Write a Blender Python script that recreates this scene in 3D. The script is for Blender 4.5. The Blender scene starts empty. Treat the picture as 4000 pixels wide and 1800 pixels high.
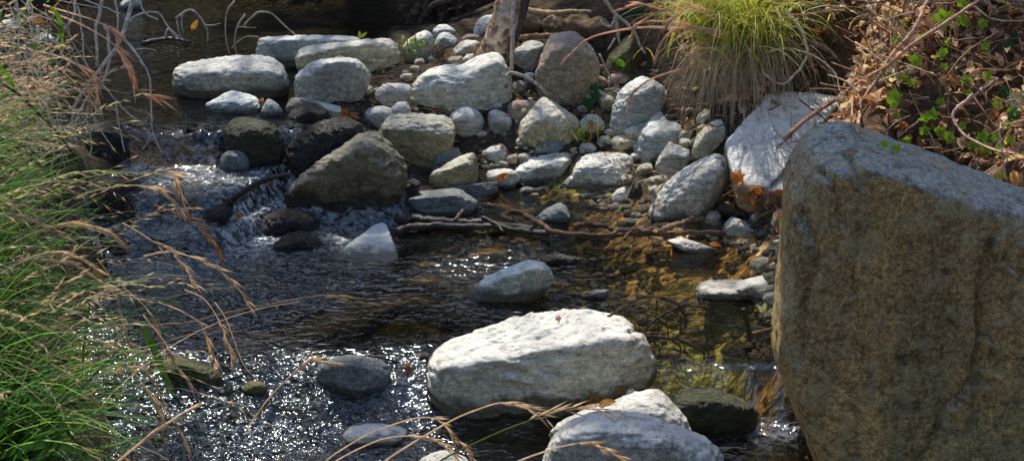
import bpy, bmesh, math, random
import numpy as np
from mathutils import Vector

C = bpy.context.scene.collection
RNG = np.random.default_rng(7)
random.seed(11)
PI = math.pi
R = math.radians

# ------------------------------------------------------------------ camera
PITCH = R(22.0)
CAM = np.array([0.0, 0.0, 1.8])
FPX = 2000.0 / math.tan(R(20.0))
FW = np.array([0.0, math.cos(PITCH), -math.sin(PITCH)])
UP = np.array([0.0, math.sin(PITCH), math.cos(PITCH)])
RT = np.array([1.0, 0.0, 0.0])

def ray(u, v):
    return FW + (u - 2000.0) / FPX * RT + (900.0 - v) / FPX * UP

def PZ(u, v, z):
    d = ray(u, v)
    return CAM + d * ((z - CAM[2]) / d[2])

def PY(u, v, y):
    d = ray(u, v)
    return CAM + d * ((y - CAM[1]) / d[1])

def px_at(p):          # metres per photo pixel at a point
    return float(np.dot(np.asarray(p) - CAM, FW)) / FPX

cam_d = bpy.data.cameras.new('camera')
cam_d.sensor_fit = 'HORIZONTAL'
cam_d.sensor_width = 36.0
cam_d.lens = 18.0 / math.tan(R(20.0))
cam_d.clip_start = 0.05
cam_d.clip_end = 400.0
cam = bpy.data.objects.new('camera', cam_d)
C.objects.link(cam)
cam.location = CAM
cam.rotation_euler = (PI / 2 - PITCH, 0, 0)
cam_d.dof.use_dof = True
cam_d.dof.focus_distance = 4.3
cam_d.dof.aperture_fstop = 20.0
bpy.context.scene.camera = cam

# ------------------------------------------------------------------ light
SUN_EL, SUN_AZ = R(54.0), R(-19.0)       # azimuth from +Y, negative = left
SUN = np.array([math.sin(SUN_AZ) * math.cos(SUN_EL), math.cos(SUN_AZ) * math.cos(SUN_EL), math.sin(SUN_EL)])
sun_d = bpy.data.lights.new('sun', 'SUN')
sun_d.energy = 5.0
sun_d.angle = R(0.53)
sun_d.color = (1.0, 0.93, 0.80)
sun = bpy.data.objects.new('sun', sun_d)
C.objects.link(sun)
sun.rotation_euler = Vector(-SUN).to_track_quat('-Z', 'Y').to_euler()

W = bpy.data.worlds.new('World')
bpy.context.scene.world = W
W.use_nodes = True
nt = W.node_tree
sky = nt.nodes.new('ShaderNodeTexSky')
sky.sky_type = 'NISHITA'
sky.sun_disc = False
sky.sun_elevation = SUN_EL
sky.sun_rotation = SUN_AZ
sky.dust_density = 1.0
bg = nt.nodes['Background']
nt.links.new(sky.outputs[0], bg.inputs[0])
bg.inputs[1].default_value = 0.15

vs = bpy.context.scene.view_settings
vs.view_transform = 'Standard'
vs.look = 'None'
vs.exposure = 0.0
sc = bpy.context.scene
sc.render.engine = 'CYCLES'
sc.cycles.max_bounces = 8
sc.cycles.transparent_max_bounces = 12
sc.cycles.use_denoising = True
sc.cycles.sample_clamp_indirect = 4.0

# ------------------------------------------------------------------ noise
_perm = np.random.default_rng(3).permutation(256)
_perm = np.concatenate([_perm, _perm, _perm])
_grad = np.random.default_rng(4).normal(size=(256, 3))
_grad /= np.linalg.norm(_grad, axis=1, keepdims=True)

def perlin(p):
    p = np.asarray(p, dtype=np.float64)
    i = np.floor(p).astype(np.int64)
    f = p - i
    i &= 255
    w = f * f * f * (f * (f * 6 - 15) + 10)
    out = 0.0
    for dx in (0, 1):
        for dy in (0, 1):
            for dz in (0, 1):
                h = _perm[_perm[_perm[i[:, 0] + dx] + i[:, 1] + dy] + i[:, 2] + dz]
                g = _grad[h]
                dot = g[:, 0] * (f[:, 0] - dx) + g[:, 1] * (f[:, 1] - dy) + g[:, 2] * (f[:, 2] - dz)
                ww = (w[:, 0] if dx else 1 - w[:, 0]) * (w[:, 1] if dy else 1 - w[:, 1]) * (w[:, 2] if dz else 1 - w[:, 2])
                out = out + ww * dot
    return out

def fbm(p, oct=4, gain=0.5, lac=2.03, ridge=False):
    a, s, tot = 1.0, 0.0, 0.0
    p = np.asarray(p, dtype=np.float64)
    for k in range(oct):
        n = perlin(p)
        if ridge:
            n = 0.5 - 2.0 * np.abs(n)
        s = s + a * n
        a *= gain
        p = p * lac + 17.3
    return s

def ss(a, b, x):
    t = np.clip((x - a) / (b - a), 0, 1)
    return t * t * (3 - 2 * t)

# ------------------------------------------------------------------ objects
def tag(o, label=None, cat=None, group=None, kind=None):
    if label: o['label'] = label
    if cat: o['category'] = cat
    if group: o['group'] = group
    if kind: o['kind'] = kind
    return o

def empty(name, loc, label=None, cat=None, group=None):
    o = bpy.data.objects.new(name, None)
    o.empty_display_size = 0.05
    C.objects.link(o)
    o.location = [float(q) for q in loc]
    return tag(o, label, cat, group)

def link_mesh(name, verts, faces, mat, parent=None, origin=None, col=None, wet=None, extra=None, smooth=True):
    verts = np.asarray(verts, dtype=np.float64)
    if origin is None:
        origin = np.zeros(3)
    origin = np.asarray(origin, dtype=np.float64)
    me = bpy.data.meshes.new(name)
    if isinstance(faces, np.ndarray):
        n = len(verts); m, k = faces.shape
        me.vertices.add(n)
        me.vertices.foreach_set('co', (verts - origin).astype(np.float32).ravel())
        me.loops.add(m * k)
        me.loops.foreach_set('vertex_index', faces.astype(np.int32).ravel())
        me.polygons.add(m)
        me.polygons.foreach_set('loop_start', np.arange(0, m * k, k, dtype=np.int32))
        me.update(calc_edges=True)
    else:
        me.from_pydata((verts - origin).tolist(), [], faces)
        me.update()
    if smooth:
        me.polygons.foreach_set('use_smooth', np.ones(len(me.polygons), dtype=bool))
    if col is not None:
        a = me.color_attributes.new('Col', 'FLOAT_COLOR', 'POINT')
        c4 = np.ones((len(verts), 4), dtype=np.float32)
        c4[:, :3] = col
        a.data.foreach_set('color', c4.ravel())
    for nm, arr in (extra or {}).items():
        a = me.attributes.new(nm, 'FLOAT', 'POINT')
        a.data.foreach_set('value', np.asarray(arr, dtype=np.float32))
    if wet is not None:
        a = me.attributes.new('wet', 'FLOAT', 'POINT')
        a.data.foreach_set('value', np.asarray(wet, dtype=np.float32))
    me.materials.append(mat)
    o = bpy.data.objects.new(name, me)
    C.objects.link(o)
    if parent is not None:
        o.parent = parent
        o.location = origin - np.array(parent.location)
    else:
        o.location = origin
    return o

class MB:
    """collects strips, tubes and leaves into one mesh with a colour per vertex"""
    def __init__(self):
        self.v, self.f, self.c, self.n = [], [], [], 0
    def add(self, verts, faces, col):
        verts = np.asarray(verts, dtype=np.float64)
        self.v.append(verts)
        self.f.extend([[i + self.n for i in q] for q in faces])
        col = np.asarray(col, dtype=np.float64)
        if col.ndim == 1:
            col = np.tile(col, (len(verts), 1))
        self.c.append(col)
        self.n += len(verts)
    def build(self, name, mat, parent=None, origin=None, smooth=True):
        v = np.concatenate(self.v)
        if origin is None:
            origin = np.array([v[:, 0].mean(), v[:, 1].mean(), v[:, 2].min()]) if parent is None else np.array(parent.location)
        return link_mesh(name, v, self.f, mat, parent, origin, col=np.concatenate(self.c), smooth=smooth)

def catmull(P, n):
    P = np.asarray(P, dtype=np.float64)
    if len(P) == 2:
        t = np.linspace(0, 1, n)[:, None]
        return P[0] * (1 - t) + P[1] * t
    Q = np.vstack([2 * P[0] - P[1], P, 2 * P[-1] - P[-2]])
    out = []
    m = len(P) - 1
    for t in np.linspace(0, m - 1e-6, n):
        k = int(t); s = t - k
        a, b, c, d = Q[k], Q[k + 1], Q[k + 2], Q[k + 3]
        out.append(0.5 * (2 * b + (c - a) * s + (2 * a - 5 * b + 4 * c - d) * s * s + (3 * b - a - 3 * c + d) * s ** 3))
    return np.array(out)

def tube(mb, pts, rad, col, k=6, rough=0.0, seed=0.0, colvar=0.15):
    pts = np.asarray(pts)
    n = len(pts)
    rad = np.broadcast_to(np.asarray(rad, dtype=np.float64), (n,))
    T = np.gradient(pts, axis=0)
    T /= np.linalg.norm(T, axis=1, keepdims=True) + 1e-9
    ref = np.array([0.31, 0.2, 0.93])
    S = np.cross(T, ref); S /= np.linalg.norm(S, axis=1, keepdims=True) + 1e-9
    B = np.cross(T, S)
    ang = np.linspace(0, 2 * PI, k, endpoint=False)
    V = pts[:, None, :] + rad[:, None, None] * (np.cos(ang)[None, :, None] * S[:, None, :] + np.sin(ang)[None, :, None] * B[:, None, :])
    V = V.reshape(-1, 3)
    if rough:
        d = fbm(V / (rad.mean() * 1.6) + seed, 4)
        V = V + ((V - np.repeat(pts, k, axis=0)) * (d * rough)[:, None])
    F = []
    for i in range(n - 1):
        for j in range(k):
            F.append([i * k + j, i * k + (j + 1) % k, (i + 1) * k + (j + 1) % k, (i + 1) * k + j])
    F.append(list(range(k))[::-1]); F.append([(n - 1) * k + j for j in range(k)])
    col = np.asarray(col, dtype=np.float64)
    cv = col[None, :] * (1 + colvar * np.random.default_rng(int(seed * 13) + 5).normal(size=(len(V), 1)).clip(-1.5, 1.5))
    mb.add(V, F, cv.clip(0.005, 1))
# ------------------------------------------------------------------ materials
def newmat(name):
    m = bpy.data.materials.new(name)
    m.use_nodes = True
    t = m.node_tree
    for n in list(t.nodes):
        t.nodes.remove(n)
    out = t.nodes.new('ShaderNodeOutputMaterial')
    return m, t, out

class NT:
    def __init__(self, t): self.t = t
    def n(self, typ, **kw):
        nd = self.t.nodes.new(typ)
        for k, v in kw.items():
            if k.startswith('_'):
                nd.inputs[int(k[1:])].default_value = v
            else:
                setattr(nd, k, v)
        return nd
    def l(self, a, b): self.t.links.new(a, b)
    def noise(self, vec, scale, detail=5, rough=0.6, dist=0.0):
        nd = self.n('ShaderNodeTexNoise')
        nd.inputs['Scale'].default_value = scale
        nd.inputs['Detail'].default_value = detail
        nd.inputs['Roughness'].default_value = rough
        nd.inputs['Distortion'].default_value = dist
        if vec is not None: self.l(vec, nd.inputs['Vector'])
        return nd.outputs['Fac']
    def ramp(self, fac, stops):
        nd = self.n('ShaderNodeValToRGB')
        cr = nd.color_ramp
        while len(cr.elements) > len(stops): cr.elements.remove(cr.elements[-1])
        while len(cr.elements) < len(stops): cr.elements.new(0.5)
        for e, (p, c) in zip(cr.elements, stops):
            e.position = p
            e.color = (c, c, c, 1) if not hasattr(c, '__len__') else (*c, 1)
        self.l(fac, nd.inputs[0])
        return nd.outputs[0]
    def mix(self, fac, a, b, mode='MIX'):
        nd = self.n('ShaderNodeMix', data_type='RGBA', blend_type=mode)
        for s, val in ((0, fac), (6, a), (7, b)):
            if hasattr(val, 'links'): self.l(val, nd.inputs[s])
            elif s == 0: nd.inputs[0].default_value = val
            else: nd.inputs[s].default_value = (*val, 1)
        return nd.outputs[2]
    def math(self, op, a, b=0.0, c=0.0):
        nd = self.n('ShaderNodeMath', operation=op)
        for s, val in ((0, a), (1, b), (2, c)):
            if hasattr(val, 'links'): self.l(val, nd.inputs[s])
            else: nd.inputs[s].default_value = val
        return nd.outputs[0]
    def attr(self, name):
        return self.n('ShaderNodeAttribute', attribute_name=name)

def rock_mat(name, base, stain, stain_h=0.5, lichen=0.35, top=None, top_amt=0.5, wet_all=0.0, contrast=1.0, bump=1.0, streak=(0.5, 0.2, 0.3), lich_col=(0.60, 0.60, 0.50), dark_amt=0.6, st_amt=0.85, fine_amt=0.55, vstain=0.0):
    m, t, out = newmat(name)
    N = NT(t)
    tc = N.n('ShaderNodeTexCoord')
    oi = N.n('ShaderNodeObjectInfo')
    off = N.n('ShaderNodeVectorMath', operation='ADD')
    N.l(tc.outputs['Object'], off.inputs[0])
    mul = N.n('ShaderNodeVectorMath', operation='SCALE'); mul.inputs[3].default_value = 37.0
    cmb = N.n('ShaderNodeCombineXYZ')
    N.l(oi.outputs['Random'], cmb.inputs[0]); N.l(oi.outputs['Random'], cmb.inputs[2])
    N.l(cmb.outputs[0], mul.inputs[0]); N.l(mul.outputs[0], off.inputs[1])
    P = off.outputs[0]
    big = N.noise(P, 7, 6, 0.62)
    med = N.noise(P, 34, 8, 0.68, 0.4)
    fine = N.noise(P, 150, 6, 0.75)
    b = np.array(base)
    d0, l0 = b * (1 - 0.45 * contrast), np.minimum(b * (1 + 0.42 * contrast), 0.78)
    c = N.ramp(big, [(0.30, d0), (0.5, b), (0.72, l0)])
    c2 = N.ramp(med, [(0.28, d0 * 0.75), (0.48, b * 0.98), (0.70, l0)])
    c = N.mix(0.55, c, c2)
    # foliation streaks
    mp = N.n('ShaderNodeMapping'); mp.inputs['Rotation'].default_value = streak; mp.inputs['Scale'].default_value = (9, 9, 75)
    N.l(P, mp.inputs['Vector'])
    st = N.noise(mp.outputs[0], 1.0, 6, 0.65, 0.8)
    c = N.mix(st_amt, c, N.ramp(st, [(0.30, 0.5), (0.5, 1.0), (0.7, 1.4)]), 'MULTIPLY')
    # grain
    c = N.mix(fine_amt, c, N.ramp(fine, [(0.32, 0.38), (0.48, 0.98), (0.66, 1.6)]), 'MULTIPLY')
    spk = N.noise(P, 85, 3, 0.8)
    c = N.mix(fine_amt * 0.75, c, N.ramp(spk, [(0.36, 0.45), (0.48, 0.95), (0.60, 1.6)]), 'MULTIPLY')
    # stain on the lower part
    sep = N.n('ShaderNodeSeparateXYZ'); N.l(tc.outputs['Generated'], sep.inputs[0])
    sw = N.math('ADD', sep.outputs[2], N.math('MULTIPLY', N.math('SUBTRACT', big, 0.5), 0.9))
    sfac = N.n('ShaderNodeMapRange'); sfac.inputs[1].default_value = stain_h - 0.15; sfac.inputs[2].default_value = stain_h + 0.25
    sfac.inputs[3].default_value = 0.8; sfac.inputs[4].default_value = 0.0; N.l(sw, sfac.inputs[0])
    stc = N.mix(1.0, N.ramp(med, [(0.32, 0.35), (0.5, 0.95), (0.7, 1.5)]), stain, 'MULTIPLY')
    stc = N.mix(0.7, stc, N.ramp(spk, [(0.36, 0.45), (0.48, 0.95), (0.60, 1.6)]), 'MULTIPLY')
    stc = N.mix(0.7, stc, N.ramp(fine, [(0.30, 0.4), (0.5, 0.95), (0.66, 1.5)]), 'MULTIPLY')
    c = N.mix(sfac.outputs[0], c, stc)
    if vstain:
        mv = N.n('ShaderNodeMapping'); mv.inputs['Scale'].default_value = (9, 9, 1.6); N.l(P, mv.inputs['Vector'])
        vn = N.noise(mv.outputs[0], 1.0, 7, 0.65, 0.5)
        c = N.mix(vstain, c, N.ramp(vn, [(0.34, (0.38, 0.40, 0.45)), (0.5, (0.95, 0.95, 0.95)), (0.68, (1.45, 1.4, 1.25))]), 'MULTIPLY')
    # upper side paled: bleaching plus sunlight painted into the colour
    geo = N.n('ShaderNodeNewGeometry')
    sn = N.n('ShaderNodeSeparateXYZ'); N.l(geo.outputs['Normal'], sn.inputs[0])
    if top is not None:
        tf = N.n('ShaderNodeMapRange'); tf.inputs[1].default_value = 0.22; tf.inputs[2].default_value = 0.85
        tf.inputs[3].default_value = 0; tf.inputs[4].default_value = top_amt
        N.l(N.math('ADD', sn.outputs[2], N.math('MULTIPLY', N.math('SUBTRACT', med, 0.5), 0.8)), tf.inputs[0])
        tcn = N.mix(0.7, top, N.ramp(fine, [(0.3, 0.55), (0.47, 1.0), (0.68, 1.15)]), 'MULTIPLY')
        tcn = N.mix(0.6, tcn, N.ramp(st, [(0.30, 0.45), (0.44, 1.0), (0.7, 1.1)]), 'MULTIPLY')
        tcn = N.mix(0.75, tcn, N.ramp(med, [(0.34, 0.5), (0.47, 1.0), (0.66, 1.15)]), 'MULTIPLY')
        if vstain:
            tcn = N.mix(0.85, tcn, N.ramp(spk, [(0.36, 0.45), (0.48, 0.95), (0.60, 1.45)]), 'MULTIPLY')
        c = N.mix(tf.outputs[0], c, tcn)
    # lichen crusts
    if lichen > 0:
        ln = N.noise(P, 13, 9, 0.72, 0.6)
        lf = N.ramp(ln, [(0.66 - 0.2 * lichen, 0.0), (0.69 - 0.2 * lichen, 1.0)])
        lf2 = N.math('MULTIPLY', lf, N.ramp(fine, [(0.38, 0.15), (0.5, 0.8)]))
        c = N.mix(N.math('MULTIPLY', lf2, 0.75), c, lich_col)
        # round lichen spots
        vo = N.n('ShaderNodeTexVoronoi'); vo.inputs['Scale'].default_value = 16; vo.inputs['Randomness'].default_value = 1.0
        N.l(P, vo.inputs['Vector'])
        vf = N.math('LESS_THAN', N.math('ADD', vo.outputs['Distance'], N.math('MULTIPLY', N.math('SUBTRACT', med, 0.5), 0.25)), 0.13)
        c = N.mix(N.math('MULTIPLY', vf, 0.6 * lichen), c, lich_col)
    # dark crusts and pits
    dn = N.noise(P, 21, 9, 0.75, 0.3)
    c = N.mix(N.math('MULTIPLY', N.ramp(dn, [(0.33, 1.0), (0.43, 0.0)]), dark_amt), c, tuple(b * 0.25))
    hsv = N.n('ShaderNodeHueSaturation'); N.l(c, hsv.inputs['Color'])
    N.l(N.math('ADD', 0.84, N.math('MULTIPLY', oi.outputs['Random'], 0.32)), hsv.inputs['Value'])
    c = hsv.outputs[0]
    wa = N.attr('wet')
    wf = N.math('MAXIMUM', wa.outputs['Fac'], wet_all)
    c = N.mix(wf, c, N.mix(1.0, c, (0.24, 0.22, 0.19), 'MULTIPLY'))
    bs = N.n('ShaderNodeBsdfPrincipled')
    N.l(c, bs.inputs['Base Color'])
    N.l(N.math('SUBTRACT', 0.9, N.math('MULTIPLY', wf, 0.62)), bs.inputs['Roughness'])
    N.l(N.math('ADD', 0.25, N.math('MULTIPLY', wf, 0.35)), bs.inputs['Specular IOR Level'])
    h = N.math('ADD', N.math('MULTIPLY', med, 1.0), N.math('ADD', N.math('MULTIPLY', fine, 0.35), N.math('MULTIPLY', st, 0.55)))
    h = N.math('ADD', h, N.math('MULTIPLY', N.ramp(dn, [(0.33, 0.0), (0.45, 1.0)]), 0.25))
    bp = N.n('ShaderNodeBump'); bp.inputs['Strength'].default_value = min(1.0, 0.75 * bump); bp.inputs['Distance'].default_value = 0.013 * bump
    N.l(h, bp.inputs['Height']); N.l(bp.outputs[0], bs.inputs['Normal'])
    N.l(bs.outputs[0], out.inputs[0])
    return m

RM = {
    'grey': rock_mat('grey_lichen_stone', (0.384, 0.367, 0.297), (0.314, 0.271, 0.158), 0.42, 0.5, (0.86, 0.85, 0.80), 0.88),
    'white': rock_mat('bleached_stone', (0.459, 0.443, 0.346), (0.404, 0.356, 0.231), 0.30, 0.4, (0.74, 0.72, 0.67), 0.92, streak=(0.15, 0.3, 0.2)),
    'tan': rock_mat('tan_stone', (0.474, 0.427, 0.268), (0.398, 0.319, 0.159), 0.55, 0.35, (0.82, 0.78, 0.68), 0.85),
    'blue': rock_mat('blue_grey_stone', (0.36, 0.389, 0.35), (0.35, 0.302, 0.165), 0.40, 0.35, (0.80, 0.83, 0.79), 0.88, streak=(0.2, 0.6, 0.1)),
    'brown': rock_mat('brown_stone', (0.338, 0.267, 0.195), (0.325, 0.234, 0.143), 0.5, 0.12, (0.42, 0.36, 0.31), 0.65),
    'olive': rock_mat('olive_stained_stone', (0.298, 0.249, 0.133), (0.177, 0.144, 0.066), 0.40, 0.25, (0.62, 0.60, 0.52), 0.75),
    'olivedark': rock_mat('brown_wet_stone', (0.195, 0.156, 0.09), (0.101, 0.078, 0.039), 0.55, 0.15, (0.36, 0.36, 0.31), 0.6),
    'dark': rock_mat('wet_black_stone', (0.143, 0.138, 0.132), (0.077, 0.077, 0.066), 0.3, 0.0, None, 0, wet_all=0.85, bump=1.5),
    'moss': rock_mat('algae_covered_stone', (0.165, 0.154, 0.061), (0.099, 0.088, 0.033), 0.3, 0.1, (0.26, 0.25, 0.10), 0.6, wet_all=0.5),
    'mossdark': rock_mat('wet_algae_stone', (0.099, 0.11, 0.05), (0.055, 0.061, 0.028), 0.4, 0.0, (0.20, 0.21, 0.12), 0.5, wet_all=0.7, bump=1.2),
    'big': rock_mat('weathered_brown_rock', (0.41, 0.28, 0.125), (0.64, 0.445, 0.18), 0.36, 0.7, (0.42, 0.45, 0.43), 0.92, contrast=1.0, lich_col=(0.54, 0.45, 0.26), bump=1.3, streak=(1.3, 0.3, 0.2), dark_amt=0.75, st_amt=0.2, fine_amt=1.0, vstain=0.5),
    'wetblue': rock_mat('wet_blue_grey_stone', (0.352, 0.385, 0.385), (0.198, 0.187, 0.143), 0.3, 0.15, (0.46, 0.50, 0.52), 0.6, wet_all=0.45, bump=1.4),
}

def soil_mat():
    m, t, out = newmat('soil_and_bed')
    N = NT(t)
    geo = N.n('ShaderNodeNewGeometry')
    P = geo.outputs['Position']
    col = N.attr('Col').outputs['Color']
    n1 = N.noise(P, 9, 8, 0.68, 0.5)
    n2 = N.noise(P, 60, 8, 0.7)
    c = N.mix(0.9, col, N.ramp(n1, [(0.30, 0.35), (0.5, 0.95), (0.68, 1.7)]), 'MULTIPLY')
    c = N.mix(0.9, c, N.ramp(n2, [(0.30, 0.35), (0.5, 0.95), (0.68, 1.6)]), 'MULTIPLY')
    mp = N.n('ShaderNodeMapping'); mp.inputs['Scale'].default_value = (1.0, 2.6, 1.0); N.l(P, mp.inputs['Vector'])
    vo = N.n('ShaderNodeTexVoronoi'); vo.inputs['Scale'].default_value = 22; N.l(mp.outputs[0], vo.inputs['Vector'])
    wa = N.attr('wet').outputs['Fac']
    sv = N.n('ShaderNodeSeparateColor'); N.l(vo.outputs['Color'], sv.inputs[0])
    cell = N.mix(1.0, c, N.ramp(sv.outputs[0], [(0.0, 0.25), (0.5, 0.8), (1.0, 1.6)]), 'MULTIPLY')
    c = N.mix(0.45, c, cell)
    bs = N.n('ShaderNodeBsdfPrincipled')
    N.l(c, bs.inputs['Base Color'])
    N.l(N.math('SUBTRACT', 0.95, N.math('MULTIPLY', wa, 0.5)), bs.inputs['Roughness'])
    bs.inputs['Specular IOR Level'].default_value = 0.2
    bp = N.n('ShaderNodeBump'); bp.inputs['Strength'].default_value = 0.9; bp.inputs['Distance'].default_value = 0.02
    N.l(N.math('ADD', n2, N.math('MULTIPLY', vo.outputs['Distance'], -0.5)), bp.inputs['Height']); N.l(bp.outputs[0], bs.inputs['Normal'])
    N.l(bs.outputs[0], out.inputs[0])
    return m

def water_mat():
    m, t, out = newmat('clear_stream_water')
    N = NT(t)
    geo = N.n('ShaderNodeNewGeometry')
    P = geo.outputs['Position']
    ro = N.attr('rough').outputs['Fac']
    mp = N.n('ShaderNodeMapping'); mp.inputs['Scale'].default_value = (1.0, 1.5, 1.0); N.l(P, mp.inputs['Vector'])
    a = N.noise(mp.outputs[0], 24, 2.5, 0.5, 0.8)
    b = N.noise(mp.outputs[0], 60, 1, 0.5, 0.3)
    h = N.math('ADD', a, N.math('MULTIPLY', b, 0.22))
    bp = N.n('ShaderNodeBump'); bp.inputs['Distance'].default_value = 0.03
    N.l(N.math('ADD', 0.06, N.math('MULTIPLY', ro, 0.75)), bp.inputs['Strength'])
    N.l(h, bp.inputs['Height'])
    gl = N.n('ShaderNodeBsdfGlossy'); gl.inputs['Roughness'].default_value = 0.10; gl.inputs['Color'].default_value = (0.80, 0.91, 1.0, 1)  # sky blue tinted into the reflection colour
    N.l(bp.outputs[0], gl.inputs['Normal'])
    tr = N.n('ShaderNodeBsdfTransparent'); tr.inputs[0].default_value = (0.93, 0.85, 0.66, 1)
    fr = N.n('ShaderNodeFresnel'); fr.inputs['IOR'].default_value = 1.65
    N.l(bp.outputs[0], fr.inputs['Normal'])
    mx = N.n('ShaderNodeMixShader')
    N.l(N.math('MINIMUM', N.math('MULTIPLY', fr.outputs[0], N.math('ADD', 0.75, N.math('MULTIPLY', N.math('MINIMUM', ro, 0.6), 1.5))), 1.0), mx.inputs[0]); N.l(tr.outputs[0], mx.inputs[1]); N.l(gl.outputs[0], mx.inputs[2])
    # aerated water and painted blue-white glints in the little falls
    fo = N.attr('foam_glint').outputs['Fac']
    fn = N.noise(mp.outputs[0], 38, 4, 0.65, 0.8)
    ff = N.math('MULTIPLY', N.ramp(fn, [(0.46, 0.0), (0.62, 1.0)]), fo)
    df = N.n('ShaderNodeBsdfDiffuse'); df.inputs[0].default_value = (0.72, 0.76, 0.80, 1); N.l(bp.outputs[0], df.inputs['Normal'])
    mx2 = N.n('ShaderNodeMixShader')
    N.l(N.math('MULTIPLY', ff, 0.7), mx2.inputs[0]); N.l(mx.outputs[0], mx2.inputs[1]); N.l(df.outputs[0], mx2.inputs[2])
    N.l(mx2.outputs[0], out.inputs[0])
    return m

def leaf_mat(name, trans=0.5, gloss=0.25, scale=120, tint=1.0, tb=0.8):
    m, t, out = newmat(name)
    N = NT(t)
    geo = N.n('ShaderNodeNewGeometry')
    col = N.attr('Col').outputs['Color']
    n = N.noise(geo.outputs['Position'], scale, 4, 0.65)
    c = N.mix(0.6, col, N.ramp(n, [(0.3, 0.55), (0.5, 1.0), (0.7, 1.3)]), 'MULTIPLY')
    bs = N.n('ShaderNodeBsdfPrincipled')
    N.l(c, bs.inputs['Base Color'])
    bs.inputs['Roughness'].default_value = 0.55
    bs.inputs['Specular IOR Level'].default_value = gloss
    tl = N.n('ShaderNodeBsdfTranslucent')
    N.l(N.mix(1.0, c, (1.35 * tint, 1.3 * tint, tb * tint), 'MULTIPLY'), tl.inputs[0])
    mx = N.n('ShaderNodeMixShader'); mx.inputs[0].default_value = trans
    N.l(bs.outputs[0], mx.inputs[1]); N.l(tl.outputs[0], mx.inputs[2])
    N.l(mx.outputs[0], out.inputs[0])
    return m

def wood_mat(name, bump=1.0, gloss=0.2, rough=0.85, stretch=(40, 40, 6), rot=(0, 0, 0), wet=False):
    m, t, out = newmat(name)
    N = NT(t)
    tc = N.n('ShaderNodeTexCoord')
    mp = N.n('ShaderNodeMapping'); mp.inputs['Scale'].default_value = stretch; mp.inputs['Rotation'].default_value = rot
    N.l(tc.outputs['Object'], mp.inputs['Vector'])
    n = N.noise(mp.outputs[0], 1.0, 8, 0.7, 0.6)
    n2 = N.noise(tc.outputs['Object'], 55, 6, 0.7)
    col = N.attr('Col').outputs['Color']
    c = N.mix(0.85, col, N.ramp(n, [(0.32, 0.25), (0.47, 0.9), (0.68, 1.5)]), 'MULTIPLY')
    c = N.mix(0.6, c, N.ramp(n2, [(0.32, 0.4), (0.5, 1.0), (0.7, 1.35)]), 'MULTIPLY')
    bs = N.n('ShaderNodeBsdfPrincipled')
    N.l(c, bs.inputs['Base Color'])
    bs.inputs['Roughness'].default_value = rough
    bs.inputs['Specular IOR Level'].default_value = gloss
    bp = N.n('ShaderNodeBump'); bp.inputs['Strength'].default_value = 0.9; bp.inputs['Distance'].default_value = 0.012 * bump
    N.l(N.math('ADD', n, N.math('MULTIPLY', n2, 0.4)), bp.inputs['Height']); N.l(bp.outputs[0], bs.inputs['Normal'])
    N.l(bs.outputs[0], out.inputs[0])
    return m

M_SOIL = soil_mat()
M_WATER = water_mat()
M_GRASS = leaf_mat('grass_blade', 0.45, 0.35, 90)
M_SHADE = leaf_mat('woodland_leaf', 0.12, 0.2, 30)
M_DRY = leaf_mat('dry_grass', 0.5, 0.15, 120, 1.0, 1.25)
M_LEAF = leaf_mat('green_leaf', 0.55, 0.4, 70)
M_LITTER = leaf_mat('dead_leaf', 0.38, 0.25, 90)
M_TWIG = wood_mat('twig_bark', 0.25, 0.15, 0.8, (60, 60, 60))
M_BARK = wood_mat('flaking_bark', 1.6, 0.15, 0.9, (14, 14, 30), (0.2, 0.5, 0))
M_WOOD = wood_mat('weathered_wood', 1.2, 0.2, 0.8, (8, 45, 45))
M_WETWOOD = wood_mat('wet_dark_wood', 0.8, 0.6, 0.35, (8, 50, 50))
# ------------------------------------------------------------------ water level and terrain
def wobble(x):
    s = np.shape(x); x = np.ravel(x)
    w = 0.10 * perlin(np.stack([x * 2.7, x * 0 + 1.3, x * 0], 1)) + 0.10 * perlin(np.stack([x * 6.5, x * 0 + 7.7, x * 0], 1)) + 0.05 * perlin(np.stack([x * 17, x * 0 + 3.7, x * 0], 1))
    return w.reshape(s)

def water_z(x, y):
    x = np.asarray(x, dtype=np.float64); y = np.asarray(y, dtype=np.float64)
    wob = wobble(x)
    left = -0.10 + 0.10 * ss(3.20, 3.55, y + wob)
    right = -0.12 + 0.12 * ss(3.35, 3.48, y + 0.9 * wob)
    m = ss(0.2, 0.55, x)
    z = left * (1 - m) + right * m
    xb = np.interp(y, [4.3, 4.7, 4.9, 5.1, 5.6, 6.1, 6.6, 7.5], [-.45, -.42, -.60, -.85, -.60, -.45, -.5, -.3])
    wl = 1 - ss(xb, xb + 0.14, x)
    y2 = y - 0.26 * ss(-1.0, -0.78, x)
    z = z + wl * (0.06 * ss(4.22, 4.30, y2 + wob) + 0.09 * ss(4.36, 4.46, y2 + wob * 1.2) + 0.10 * ss(4.71, 4.80, y + 0.95 * wob))
    return z

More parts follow.
